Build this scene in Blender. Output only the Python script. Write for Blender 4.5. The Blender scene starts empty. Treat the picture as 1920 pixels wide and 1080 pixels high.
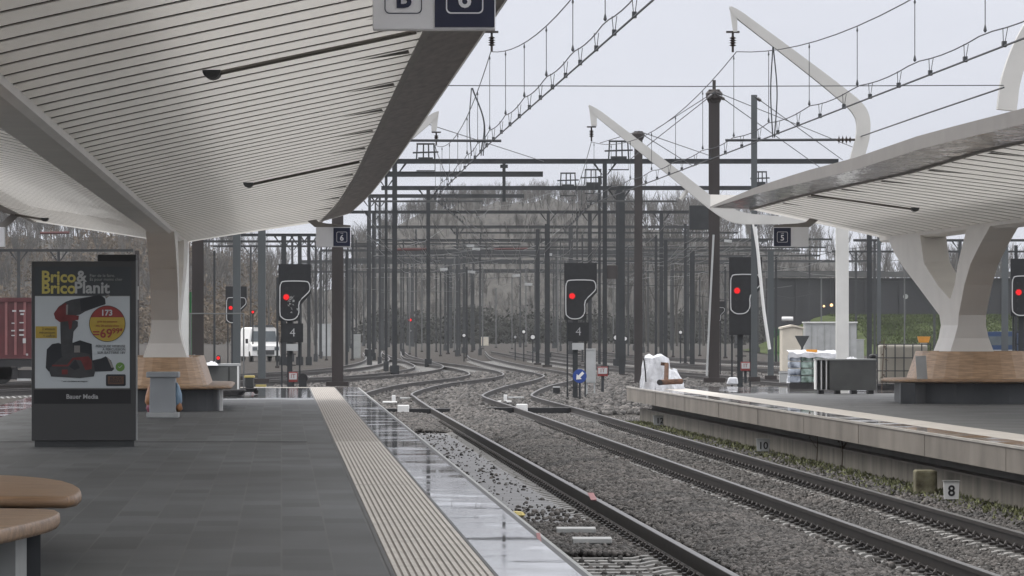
import bpy, math, random
import numpy as np
from mathutils import Matrix, Vector
R = math.radians
random.seed(7); rng = np.random.default_rng(7)
sc = bpy.context.scene
C = sc.collection

# ------------------------------------------------------------------ camera, sky, sun, exposure
F = 9500.0                                  # focal length in photo pixels (1920 wide)
cam = bpy.data.objects.new('camera', bpy.data.cameras.new('camera'))
C.objects.link(cam); sc.camera = cam
cam.location = (0, 0, 1.6); cam.rotation_euler = (R(90), 0, 0)
cam.data.sensor_width = 36; cam.data.lens = F / 1920 * 36
cam.data.shift_y = 70 / 1920
cam.data.clip_start = 0.5; cam.data.clip_end = 6000

SUN_EL, SUN_AZ = R(48), R(-55)              # azimuth from +Y towards +X
w = bpy.data.worlds.new('World'); sc.world = w; w.use_nodes = True
nt = w.node_tree; nt.nodes.clear()
sky = nt.nodes.new('ShaderNodeTexSky'); sky.sky_type = 'NISHITA'; sky.sun_disc = False
sky.sun_elevation = SUN_EL; sky.sun_rotation = SUN_AZ
sky.air_density = 1.0; sky.dust_density = 6.0; sky.ozone_density = 1.0
hs = nt.nodes.new('ShaderNodeHueSaturation'); hs.inputs['Saturation'].default_value = 0.12
mixw = nt.nodes.new('ShaderNodeMix'); mixw.data_type = 'RGBA'
mixw.inputs[0].default_value = 0.88          # overcast: an even veil of cloud over the clear sky
mixw.inputs[7].default_value = (7.9, 8.2, 9.1, 1)
bg = nt.nodes.new('ShaderNodeBackground'); bg.inputs['Strength'].default_value = 0.1
wo = nt.nodes.new('ShaderNodeOutputWorld')
L = nt.links.new
L(sky.outputs[0], hs.inputs['Color']); L(hs.outputs[0], mixw.inputs[6])
# overcast luminance: about three times brighter overhead than at the horizon
wtc = nt.nodes.new('ShaderNodeTexCoord'); wsp = nt.nodes.new('ShaderNodeSeparateXYZ'); wmr = nt.nodes.new('ShaderNodeMapRange'); wsc = nt.nodes.new('ShaderNodeVectorMath')
wsc.operation = 'SCALE'; wmr.inputs['From Min'].default_value = 0.03; wmr.inputs['From Max'].default_value = 1; wmr.inputs['To Min'].default_value = 1.0; wmr.inputs['To Max'].default_value = 3.2
wmp = nt.nodes.new('ShaderNodeMapping'); wmp.inputs['Scale'].default_value = (2.2, 2.2, 9); wno = nt.nodes.new('ShaderNodeTexNoise'); wno.inputs['Scale'].default_value = 3.0; wno.inputs['Detail'].default_value = 4
wcr = nt.nodes.new('ShaderNodeValToRGB'); wcr.color_ramp.elements[0].position = 0.3; wcr.color_ramp.elements[0].color = (0.93, 0.93, 0.94, 1); wcr.color_ramp.elements[1].position = 0.7; wcr.color_ramp.elements[1].color = (1, 1, 1, 1)
wmu = nt.nodes.new('ShaderNodeVectorMath'); wmu.operation = 'MULTIPLY'
L(wtc.outputs['Generated'], wmp.inputs[0]); L(wmp.outputs[0], wno.inputs['Vector']); L(wno.outputs['Fac'], wcr.inputs[0]); L(mixw.outputs[2], wmu.inputs[0]); L(wcr.outputs[0], wmu.inputs[1])
L(wtc.outputs['Generated'], wsp.inputs[0]); L(wsp.outputs['Z'], wmr.inputs[0]); L(wmu.outputs[0], wsc.inputs[0]); L(wmr.outputs[0], wsc.inputs['Scale'])
wti = nt.nodes.new('ShaderNodeMix'); wti.data_type = 'RGBA'; wti.inputs[6].default_value = (1, 1, 1, 1); wti.inputs[7].default_value = (1.06, 1.0, 0.88, 1); wtm = nt.nodes.new('ShaderNodeVectorMath'); wtm.operation = 'MULTIPLY'
L(wsp.outputs['Z'], wti.inputs[0]); L(wsc.outputs[0], wtm.inputs[0]); L(wti.outputs[2], wtm.inputs[1]); L(wtm.outputs[0], bg.inputs[0]); L(bg.outputs[0], wo.inputs[0])

sun = bpy.data.objects.new('sun', bpy.data.lights.new('sun', 'SUN')); C.objects.link(sun)
sun.data.energy = 1.2; sun.data.angle = R(25); sun.data.color = (1, 0.95, 0.87)
sd = Vector((math.sin(SUN_AZ) * math.cos(SUN_EL), math.cos(SUN_AZ) * math.cos(SUN_EL), math.sin(SUN_EL)))
sun.rotation_euler = sd.to_track_quat('Z', 'Y').to_euler(); sun.location = (0, 0, 60)

sc.view_settings.view_transform = 'Standard'; sc.view_settings.look = 'None'
sc.view_settings.exposure = 0.0; sc.view_settings.gamma = 1.0
sc.cycles.use_denoising = True
sc.cycles.max_bounces = 6; sc.cycles.diffuse_bounces = 4; sc.cycles.glossy_bounces = 3
sc.cycles.volume_bounces = 0

# ------------------------------------------------------------------ helpers
KL, KR = -0.0455, -0.0563                   # slope of the left platform / tracks and of the right platform
def px(x, y, d): return Vector(((x - 960) * d / F, d, 1.6 - (y - 610) * d / F))
def dep(y, z): return F * (1.6 - z) / (y - 610)
def gp(x, y, z=-0.76): return px(x, y, dep(y, z))
def TL(t, d, z): return Vector((t + KL * d, d, z))
def TR(t, d, z): return Vector((t + KR * d, d, z))

MATS = {}
def mat(name, col, rough=0.6, metal=0.0, var=0.12, scale=2.0, bump=0.0, bscale=30.0, col2=None, emit=None, estr=0, spec=None, stretch=None, rvar=0.0, island=0.0, detail=5, bdist=0.02):
    m = bpy.data.materials.new(name); m.use_nodes = True; t = m.node_tree; n = t.nodes; l = t.links.new
    p = n['Principled BSDF']; p.inputs['Roughness'].default_value = rough; p.inputs['Metallic'].default_value = metal
    if spec is not None: p.inputs['Specular IOR Level'].default_value = spec
    tc = n.new('ShaderNodeTexCoord'); src = tc.outputs['Object']
    if stretch:
        mp = n.new('ShaderNodeMapping'); mp.inputs['Scale'].default_value = stretch; l(src, mp.inputs[0]); src = mp.outputs[0]
    no = n.new('ShaderNodeTexNoise'); no.inputs['Scale'].default_value = scale; no.inputs['Detail'].default_value = detail; l(src, no.inputs['Vector'])
    cr = n.new('ShaderNodeValToRGB'); l(no.outputs['Fac'], cr.inputs[0])
    a = tuple(c * (1 - var) for c in col); b = tuple(min(1, c * (1 + var)) for c in (col2 or col))
    cr.color_ramp.elements[0].position = 0.3; cr.color_ramp.elements[1].position = 0.7
    cr.color_ramp.elements[0].color = (*a, 1); cr.color_ramp.elements[1].color = (*b, 1)
    out = cr.outputs[0]
    if island:
        ge = n.new('ShaderNodeNewGeometry'); mr = n.new('ShaderNodeMapRange')
        mr.inputs['To Min'].default_value = 1 - island; mr.inputs['To Max'].default_value = 1 + island
        l(ge.outputs['Random Per Island'], mr.inputs[0])
        mx = n.new('ShaderNodeVectorMath'); mx.operation = 'SCALE'; l(out, mx.inputs[0]); l(mr.outputs[0], mx.inputs['Scale']); out = mx.outputs[0]
    l(out, p.inputs['Base Color'])
    if rvar:
        mr = n.new('ShaderNodeMapRange'); mr.inputs['From Min'].default_value = 0.35; mr.inputs['From Max'].default_value = 0.65
        mr.inputs['To Min'].default_value = max(0.02, rough - rvar); mr.inputs['To Max'].default_value = rough + rvar
        l(no.outputs['Fac'], mr.inputs[0]); l(mr.outputs[0], p.inputs['Roughness'])
    if bump:
        nb = n.new('ShaderNodeTexNoise'); nb.inputs['Scale'].default_value = bscale; nb.inputs['Detail'].default_value = 4; l(src, nb.inputs['Vector'])
        bp = n.new('ShaderNodeBump'); bp.inputs['Strength'].default_value = bump; bp.inputs['Distance'].default_value = bdist
        l(nb.outputs['Fac'], bp.inputs['Height']); l(bp.outputs[0], p.inputs['Normal'])
    if emit:
        p.inputs['Emission Color'].default_value = (*emit, 1); p.inputs['Emission Strength'].default_value = estr
    MATS[name] = m
    return m

class MB:
    def __init__(s): s.v = []; s.f = []; s.mi = []; s.cur = 0; s.n = 0
    def add(s, vs, fs):
        o = s.n; s.v += [tuple(v) for v in vs]; s.n = len(s.v)
        s.f += [tuple(i + o for i in f) for f in fs]; s.mi += [s.cur] * len(fs); return s
    def m(s, i): s.cur = i; return s
    def box(s, c, sz, rot=None):
        x, y, z = (q / 2 for q in sz); vs = [Vector(p) for p in ((-x,-y,-z),(x,-y,-z),(x,y,-z),(-x,y,-z),(-x,-y,z),(x,-y,z),(x,y,z),(-x,y,z))]
        if rot is not None: vs = [rot @ v for v in vs]
        c = Vector(c); return s.add([v + c for v in vs], [(3,2,1,0),(4,5,6,7),(0,1,5,4),(1,2,6,5),(2,3,7,6),(3,0,4,7)])
    def taper(s, c0, s0, c1, s1):                 # frustum: bottom rectangle to top rectangle
        vs = []
        for c, q in ((c0, s0), (c1, s1)):
            for a, b in ((-1,-1),(1,-1),(1,1),(-1,1)): vs.append((c[0] + a*q[0]/2, c[1] + b*q[1]/2, c[2]))
        return s.add(vs, [(3,2,1,0),(4,5,6,7),(0,1,5,4),(1,2,6,5),(2,3,7,6),(3,0,4,7)])
    def prism(s, poly, ext):                      # closed polygon (3-D points) pushed along ext
        n = len(poly); ext = Vector(ext); a = [Vector(p) for p in poly]
        return s.add(a + [p + ext for p in a], [tuple(range(n)), tuple(range(2*n-1, n-1, -1))] + [(i, i+n, (i+1) % n + n, (i+1) % n) for i in range(n)])
    def face(s, pts): return s.add(pts, [tuple(range(len(pts)))])
    def tube(s, pts, r, k=6, cap=True):
        pts = [Vector(p) for p in pts]; n = len(pts); vs = []; fs = []
        rr = r if isinstance(r, (list, tuple)) else [r] * n
        for i, p in enumerate(pts):
            t = (pts[min(i+1, n-1)] - pts[max(i-1, 0)]).normalized()
            a = t.cross(Vector((0, 0, 1)) if abs(t.z) < 0.9 else Vector((1, 0, 0))).normalized(); b = t.cross(a)
            for j in range(k):
                th = 2 * math.pi * j / k; vs.append(p + (a * math.cos(th) + b * math.sin(th)) * rr[i])
        for i in range(n - 1):
            for j in range(k): fs.append((i*k + j, i*k + (j+1) % k, (i+1)*k + (j+1) % k, (i+1)*k + j))
        if cap: fs += [tuple(range(k-1, -1, -1)), tuple(range((n-1)*k, n*k))]
        return s.add(vs, fs)
    def sweep(s, pts, prof, sides=None, cap=True):            # profile [(side, up)] swept with a level side vector
        pts = [Vector(p) for p in pts]; n = len(pts); k = len(prof); vs = []; fs = []
        for i, p in enumerate(pts):
            t = pts[min(i+1, n-1)] - pts[max(i-1, 0)]
            a = Vector((t.y, -t.x, 0)).normalized()
            for (u, v) in prof: vs.append(p + a * u + Vector((0, 0, v)))
        for i in range(n - 1):
            for j in range(k): fs.append((i*k + j, i*k + (j+1) % k, (i+1)*k + (j+1) % k, (i+1)*k + j))
        if cap: fs += [tuple(range(k-1, -1, -1)), tuple(range((n-1)*k, n*k))]
        return s.add(vs, fs)
    def lathe(s, prof, c, k=20, sx=1, sy=1):
        vs = []; fs = []; n = len(prof); c = Vector(c)
        for (r, z) in prof:
            for j in range(k):
                th = 2*math.pi*j/k; vs.append(c + Vector((r*math.cos(th)*sx, r*math.sin(th)*sy, z)))
        for i in range(n-1):
            for j in range(k): fs.append((i*k+j, i*k+(j+1)%k, (i+1)*k+(j+1)%k, (i+1)*k+j))
        fs += [tuple(range(k-1,-1,-1)), tuple(range((n-1)*k, n*k))]
        return s.add(vs, fs)
    def disc(s, c, r, th, k=20, ax='Y'):          # short cylinder facing -Y
        c = Vector(c); vs = []
        for q in (0, th):
            for j in range(k):
                a = 2*math.pi*j/k; vs.append(c + Vector((r*math.cos(a), q, r*math.sin(a))))
        return s.add(vs, [tuple(range(k)), tuple(range(2*k-1, k-1, -1))] + [(i, i+k, (i+1)%k+k, (i+1)%k) for i in range(k)])
    def text(s, txt, size, c, align='CENTER', rot=None, off=0.0):
        cu = bpy.data.curves.new('txt', 'FONT'); cu.body = txt; cu.size = size; cu.align_x = align; cu.align_y = 'CENTER'; cu.extrude = 0.002; cu.resolution_u = 3; cu.offset = off
        o = bpy.data.objects.new('txt', cu); C.objects.link(o)
        dg = bpy.context.evaluated_depsgraph_get(); me = o.evaluated_get(dg).to_mesh()
        M = Matrix.Rotation(R(90), 3, 'X')
        vs = [M @ v.co for v in me.vertices]
        if rot is not None: vs = [rot @ v for v in vs]
        c = Vector(c); s.add([v + c for v in vs], [tuple(p.vertices) for p in me.polygons])
        o.evaluated_get(dg).to_mesh_clear(); bpy.data.objects.remove(o); bpy.data.curves.remove(cu); return s
    def build(s, name, mats, parent=None, smooth=False, bevel=0.0):
        me = bpy.data.meshes.new(name); me.from_pydata(s.v, [], s.f)
        for m_ in (mats if isinstance(mats, (list, tuple)) else [mats]): me.materials.append(m_)
        if len(me.materials) > 1: me.polygons.foreach_set('material_index', s.mi)
        if smooth: me.polygons.foreach_set('use_smooth', [True] * len(me.polygons))
        me.update(); o = bpy.data.objects.new(name, me); C.objects.link(o)
        if parent is not None:
            o.parent = parent; o.matrix_parent_inverse = Matrix.Translation(-parent.location) if parent.type == 'EMPTY' and parent.get('_w') else Matrix()
        if bevel:
            b = o.modifiers.new('bevel', 'BEVEL'); b.width = bevel; b.segments = 2; b.limit_method = 'ANGLE'
        return o

def tag(o, label, cat, group=None, kind=None):
    o['label'] = label; o['category'] = cat
    if group: o['group'] = group
    if kind: o['kind'] = kind
    return o
def structure(o): o['kind'] = 'structure'; return o
def thing(name, label, cat, loc=(0, 0, 0), rz=0, group=None, world=False):
    o = bpy.data.objects.new(name, None); C.objects.link(o); o.location = loc; o.rotation_euler = (0, 0, rz); o.empty_display_size = 0.2
    if world: o['_w'] = 1          # children are given in world coordinates
    return tag(o, label, cat, group)
def dup(root, loc=None, label=None, rz=None, group=None):
    r = root.copy(); C.objects.link(r)
    if loc is not None: r.location = loc
    if rz is not None: r.rotation_euler = (0, 0, rz)
    if label: r['label'] = label
    if group: r['group'] = group
    for ch in list(root.children):
        c = ch.copy(); C.objects.link(c); c.parent = r
        for g in list(ch.children):
            q = g.copy(); C.objects.link(q); q.parent = c
    return r
def np_mesh(name, V, Fc, m, kind=None):
    me = bpy.data.meshes.new(name); k = Fc.shape[1]
    me.vertices.add(len(V)); me.vertices.foreach_set('co', V.astype(np.float32).ravel())
    me.loops.add(Fc.size); me.loops.foreach_set('vertex_index', Fc.astype(np.int32).ravel())
    me.polygons.add(len(Fc)); me.polygons.foreach_set('loop_start', np.arange(0, Fc.size, k, dtype=np.int32))
    me.update(calc_edges=True); me.materials.append(m)
    o = bpy.data.objects.new(name, me); C.objects.link(o)
    if kind: o['kind'] = kind
    return o
def spline(pts, n=10):                      # Catmull-Rom through points
    P = [Vector(p) for p in pts]; P = [2*P[0]-P[1]] + P + [2*P[-1]-P[-2]]; out = []
    for i in range(1, len(P)-2):
        for k in range(n):
            t = k/n; a, b, c, d = P[i-1:i+3]
            out.append(0.5*((2*b) + (c-a)*t + (2*a-5*b+4*c-d)*t*t + (3*b-a-3*c+d)*t**3))
    return out + [P[-2]]
def lerp(x, xs, ys): return float(np.interp(x, xs, ys))

# ------------------------------------------------------------------ materials
M = MATS
mat('soffit_white', (0.72, 0.705, 0.67), 0.42, var=0.10, scale=0.5, spec=0.5, stretch=(1, 0.15, 1))
mat('steel_white', (0.80, 0.775, 0.73), 0.42, var=0.05, scale=1.4, detail=9)
mat('arm_white', (0.54, 0.535, 0.515), 0.4, var=0.06, scale=2.0)
mat('post_white', (0.62, 0.62, 0.60), 0.4, var=0.06, scale=2.0)
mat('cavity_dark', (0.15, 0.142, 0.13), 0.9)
mat('roof_grey', (0.35, 0.35, 0.34), 0.6)
mat('edge_weathered', (0.25, 0.225, 0.208), 0.45, 0.5, var=0.3, scale=5, bump=0.4, bscale=6, stretch=(2.0, 0.3, 1), detail=8)
mat('edge_steel', (0.74, 0.71, 0.69), 0.09, 0.95, var=0.3, scale=2.6, bump=0.9, bscale=2.2, bdist=0.06, stretch=(1.0, 0.35, 1))
mat('fascia_grey', (0.22, 0.205, 0.19), 0.5, var=0.08)
mat('wood', (0.41, 0.27, 0.165), 0.42, var=0.28, scale=3, stretch=(1.2, 1.2, 14), bump=0.1, bscale=30)
mat('wood_dark', (0.27, 0.165, 0.092), 0.42, var=0.38, scale=3.2, stretch=(0.8, 3.5, 6), bump=0.25, bscale=16, detail=9)
mat('bench_grey', (0.058, 0.062, 0.068), 0.55, var=0.15, scale=1.5)
mat('panel_slate', (0.115, 0.118, 0.115), 0.5, var=0.2, scale=2)
mat('conduit_grey', (0.13, 0.12, 0.105), 0.5)
mat('dark_grey', (0.05, 0.053, 0.055), 0.5, var=0.15)
mat('panel_grey', (0.055, 0.055, 0.056), 0.45, var=0.06, scale=1.0)
mat('bin_grey', (0.34, 0.36, 0.38), 0.45, var=0.08)
mat('black', (0.012, 0.012, 0.014), 0.5)
mat('signal_black', (0.010, 0.011, 0.013), 0.55, var=0.3, scale=6)
mat('signal_white', (0.5, 0.51, 0.51), 0.5, var=0.1)
mat('red_lamp', (0.3, 0.005, 0.005), 0.3, emit=(1.0, 0.004, 0.006), estr=1.25)
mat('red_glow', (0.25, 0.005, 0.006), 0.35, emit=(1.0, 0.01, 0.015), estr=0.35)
mat('red_paint', (0.22, 0.03, 0.028), 0.5)
mat('white_paint', (0.78, 0.78, 0.77), 0.5, var=0.06)
mat('pale_grey', (0.42, 0.43, 0.43), 0.55, var=0.12)
mat('cabinet_grey', (0.33, 0.34, 0.33), 0.55, var=0.15)
mat('cream', (0.62, 0.57, 0.48), 0.6, var=0.08)
mat('sign_blue', (0.018, 0.023, 0.06), 0.35, var=0.05)
mat('sign_white', (0.86, 0.87, 0.90), 0.4, var=0.04)
mat('arrow_blue', (0.02, 0.06, 0.28), 0.4)
mat('mast_brown', (0.037, 0.031, 0.030), 0.7, var=0.25, scale=2.5, stretch=(1, 1, 0.2))
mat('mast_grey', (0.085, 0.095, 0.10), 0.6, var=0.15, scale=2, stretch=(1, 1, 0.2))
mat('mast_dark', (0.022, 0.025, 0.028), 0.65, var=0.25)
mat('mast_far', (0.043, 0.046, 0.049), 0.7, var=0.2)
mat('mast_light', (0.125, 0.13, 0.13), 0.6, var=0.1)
mat('wire', (0.06, 0.064, 0.07), 0.55, 0.3)
mat('insulator', (0.035, 0.025, 0.022), 0.3)
mat('rail_steel', (0.030, 0.025, 0.022), 0.5, 0.2, var=0.3, scale=3)
mat('rail_head', (0.52, 0.51, 0.50), 0.25, 0.85, var=0.1)
mat('rail_dull', (0.085, 0.082, 0.08), 0.42, 0.3, var=0.15)
mat('clip_steel', (0.035, 0.03, 0.028), 0.5, 0.4, island=0.3)
mat('sleeper_concrete', (0.23, 0.225, 0.215), 0.55, var=0.25, scale=3, bump=0.3, bscale=20)
mat('ballast_bed', (0.052, 0.047, 0.043), 0.9, spec=0.1, var=0.5, scale=7, bump=1.0, bscale=14, detail=8)
mat('stone', (0.070, 0.0685, 0.067), 0.62, spec=0.3, var=0.38, scale=0.7, island=0.8, col2=(0.077, 0.070, 0.066))
mat('stone_pale', (0.20, 0.195, 0.185), 0.65, var=0.25, scale=1.5, island=0.5)
mat('concrete', (0.195, 0.175, 0.152), 0.7, var=0.26, scale=1.5, stretch=(1, 0.7, 0.55), detail=10, bump=0.2, bscale=12)
mat('concrete_old', (0.17, 0.155, 0.13), 0.8, var=0.35, scale=2.6, stretch=(1, 1.0, 0.15), bump=0.3, bscale=12)
mat('concrete_moss', (0.10, 0.078, 0.034), 0.95, var=0.6, scale=6, col2=(0.15, 0.14, 0.09), bump=1, bscale=14)
mat('pale_line', (0.38, 0.36, 0.33), 0.6, var=0.15, scale=2)
mat('asphalt_paving', (0.085, 0.088, 0.09), 0.6, var=0.15, scale=0.8, rvar=0.08)
mat('tactile', (0.49, 0.46, 0.42), 0.6, var=0.14, scale=3)
mat('tactile_base', (0.19, 0.165, 0.145), 0.7, var=0.2, scale=3)
mat('weed', (0.145, 0.15, 0.058), 0.8, var=0.5, scale=6, island=0.5, col2=(0.12, 0.13, 0.06))
mat('dry_stem', (0.075, 0.055, 0.04), 0.9)
mat('twig', (0.058, 0.053, 0.047), 0.9, var=0.25, scale=0.15)
mat('twig_pale', (0.115, 0.107, 0.096), 0.9, var=0.25, scale=0.15)
mat('hill', (0.041, 0.038, 0.033), 0.95, var=0.6, scale=1.3, stretch=(1, 0.3, 0.22), bump=1, bscale=3, detail=9)
mat('grass', (0.056, 0.072, 0.027), 0.95, spec=0.03, var=0.4, scale=0.7, bump=0.6, bscale=6)
mat('bush', (0.045, 0.046, 0.041), 0.95, spec=0.05, var=0.25, scale=0.3, island=0.08)
mat('viaduct', (0.034, 0.035, 0.039), 0.8, var=0.18, scale=0.3, stretch=(1, 1, 0.3))
mat('viaduct_top', (0.09, 0.09, 0.09), 0.7, var=0.1)
mat('container_red', (0.085, 0.017, 0.02), 0.5, var=0.2, scale=1.5)
mat('container_rib', (0.22, 0.085, 0.085), 0.5, var=0.15)
mat('wagon_dark', (0.022, 0.022, 0.024), 0.7)
mat('glass_dark', (0.03, 0.035, 0.04), 0.08)
mat('glass_mid', (0.12, 0.14, 0.15), 0.08)
mat('tyre', (0.012, 0.012, 0.012), 0.8)
mat('tarp_white', (0.60, 0.615, 0.65), 0.4, var=0.14, scale=3, bump=1.0, bscale=3.2, bdist=0.09)
mat('rust', (0.10, 0.048, 0.026), 0.75, var=0.45, scale=9)
mat('green_pack', (0.03, 0.10, 0.05), 0.5, var=0.6, scale=7, col2=(0.25, 0.32, 0.30))
mat('blue_pack', (0.10, 0.13, 0.19), 0.35, var=0.5, scale=6, col2=(0.38, 0.42, 0.48))
mat('film', (0.55, 0.58, 0.6), 0.25, var=0.2, scale=6, bump=0.6, bscale=12)
mat('orange', (0.65, 0.28, 0.03), 0.5)
mat('yellow', (0.55, 0.45, 0.16), 0.55)
mat('van_blue', (0.02, 0.05, 0.13), 0.35, var=0.1)
mat('green_dark', (0.02, 0.12, 0.04), 0.6)
mat('bag_orange', (0.42, 0.19, 0.08), 0.4, bump=0.6, bscale=14)
mat('bag_blue', (0.22, 0.33, 0.45), 0.4, bump=0.6, bscale=14)
mat('bag_pink', (0.33, 0.1, 0.14), 0.4)
mat('green_mid', (0.12, 0.25, 0.05), 0.5)
mat('poster_white', (0.50, 0.54, 0.56), 0.35, var=0.04)
mat('poster_slate', (0.045, 0.052, 0.058), 0.35)
mat('poster_yellow', (0.50, 0.43, 0.12), 0.4, var=0.05)
mat('poster_gold', (0.45, 0.32, 0.05), 0.4, var=0.05)
mat('poster_red', (0.26, 0.035, 0.03), 0.4, var=0.05)
mat('drill_grey', (0.045, 0.047, 0.05), 0.4, var=0.3, scale=5)
mat('drill_black', (0.016, 0.019, 0.024), 0.4)
mat('drill_red', (0.15, 0.022, 0.022), 0.4, var=0.3, scale=6)
mat('drill_pale', (0.22, 0.21, 0.2), 0.4)
mat('poster_badge', (0.12, 0.065, 0.04), 0.4)
mat('warm_lamp', (0.8, 0.5, 0.2), 0.4, emit=(1, 0.6, 0.3), estr=2.0)
mat('white_lamp', (0.8, 0.8, 0.8), 0.4, emit=(1, 0.98, 0.95), estr=1.6)

def node_mat(name):
    m = bpy.data.materials.new(name); m.use_nodes = True; M[name] = m
    return m, m.node_tree.nodes, m.node_tree.links.new
def paving():                                # grey slabs laid along the platform, wet beyond the roof
    m, n, l = node_mat('paving'); p = n['Principled BSDF']
    tc = n.new('ShaderNodeTexCoord'); sp = n.new('ShaderNodeSeparateXYZ'); l(tc.outputs['Object'], sp.inputs[0])
    ma = n.new('ShaderNodeMath'); ma.operation = 'MULTIPLY_ADD'; ma.inputs[1].default_value = -KL; l(sp.outputs['Y'], ma.inputs[0]); l(sp.outputs['X'], ma.inputs[2])
    cb = n.new('ShaderNodeCombineXYZ'); l(sp.outputs['Y'], cb.inputs['X']); l(ma.outputs[0], cb.inputs['Y'])
    br = n.new('ShaderNodeTexBrick'); l(cb.outputs[0], br.inputs['Vector']); br.inputs['Scale'].default_value = 1.0
    br.inputs['Brick Width'].default_value = 1.05; br.inputs['Row Height'].default_value = 0.345; br.inputs['Mortar Size'].default_value = 0.007; br.inputs['Bias'].default_value = 0
    br.inputs['Color1'].default_value = (0.049, 0.053, 0.055, 1); br.inputs['Color2'].default_value = (0.084, 0.090, 0.094, 1); br.inputs['Mortar'].default_value = (0.090, 0.093, 0.093, 1)
    no = n.new('ShaderNodeTexNoise'); no.inputs['Scale'].default_value = 0.9; no.inputs['Detail'].default_value = 6
    mp = n.new('ShaderNodeMapping'); mp.inputs['Scale'].default_value = (1, 0.3, 1); l(tc.outputs['Object'], mp.inputs[0]); l(mp.outputs[0], no.inputs['Vector'])
    mx = n.new('ShaderNodeMix'); mx.data_type = 'RGBA'; mx.blend_type = 'MULTIPLY'; mx.inputs[0].default_value = 0.75
    cr = n.new('ShaderNodeValToRGB'); cr.color_ramp.elements[0].position = 0.3; cr.color_ramp.elements[0].color = (0.6, 0.6, 0.6, 1); cr.color_ramp.elements[1].position = 0.7; cr.color_ramp.elements[1].color = (1.3, 1.3, 1.3, 1)
    l(no.outputs['Fac'], cr.inputs[0]); l(br.outputs['Color'], mx.inputs[6]); l(cr.outputs[0], mx.inputs[7]); l(mx.outputs[2], p.inputs['Base Color'])
    vo = n.new('ShaderNodeTexVoronoi'); vo.inputs['Scale'].default_value = 1.1; l(tc.outputs['Object'], vo.inputs['Vector'])
    vr = n.new('ShaderNodeMapRange'); vr.inputs['From Min'].default_value = 0.018; vr.inputs['From Max'].default_value = 0.028; vr.inputs['To Min'].default_value = 1; vr.inputs['To Max'].default_value = 0; l(vo.outputs['Distance'], vr.inputs[0])
    n2 = n.new('ShaderNodeTexNoise'); n2.inputs['Scale'].default_value = 0.28; n2.inputs['Detail'].default_value = 7; l(mp.outputs[0], n2.inputs['Vector'])
    c2 = n.new('ShaderNodeValToRGB'); c2.color_ramp.elements[0].position = 0.36; c2.color_ramp.elements[0].color = (0.72, 0.71, 0.70, 1); c2.color_ramp.elements[1].position = 0.62; c2.color_ramp.elements[1].color = (1.18, 1.18, 1.17, 1); l(n2.outputs['Fac'], c2.inputs[0])
    m2 = n.new('ShaderNodeMix'); m2.data_type = 'RGBA'; m2.blend_type = 'MULTIPLY'; m2.inputs[0].default_value = 1; l(mx.outputs[2], m2.inputs[6]); l(c2.outputs[0], m2.inputs[7])
    m3 = n.new('ShaderNodeMix'); m3.data_type = 'RGBA'; l(vr.outputs[0], m3.inputs[0]); l(m2.outputs[2], m3.inputs[6]); m3.inputs[7].default_value = (0.17, 0.17, 0.165, 1); l(m3.outputs[2], p.inputs['Base Color'])
    # rain line at the roof end, with a ragged edge
    ad = n.new('ShaderNodeMath'); ad.operation = 'MULTIPLY_ADD'; ad.inputs[1].default_value = 5.0; l(no.outputs['Fac'], ad.inputs[0]); l(sp.outputs['Y'], ad.inputs[2])
    mr = n.new('ShaderNodeMapRange'); mr.inputs['From Min'].default_value = 110.5; mr.inputs['From Max'].default_value = 114.5
    mr.inputs['To Min'].default_value = 0.62; mr.inputs['To Max'].default_value = 0.06; l(ad.outputs[0], mr.inputs[0]); l(mr.outputs[0], p.inputs['Roughness'])
    return m
def translucent(name, src, f):
    m = M[src].copy(); m.name = name; M[name] = m; n = m.node_tree.nodes; l = m.node_tree.links.new
    p = n['Principled BSDF']; o = [x for x in n if x.type == 'OUTPUT_MATERIAL'][0]; tr = n.new('ShaderNodeBsdfTranslucent'); mx = n.new('ShaderNodeMixShader')
    tr.inputs[0].default_value = (0.76, 0.75, 0.73, 1); mx.inputs[0].default_value = f; l(p.outputs[0], mx.inputs[1]); l(tr.outputs[0], mx.inputs[2]); l(mx.outputs[0], o.inputs[0])
translucent('soffit_panel', 'soffit_white', 0.36); translucent('roof_translucent', 'roof_grey', 0.9); translucent('roof_half', 'roof_grey', 0.34)  # see-through roof and soffit added to brighten the underside, dimmer near the spine
paving()
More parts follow.
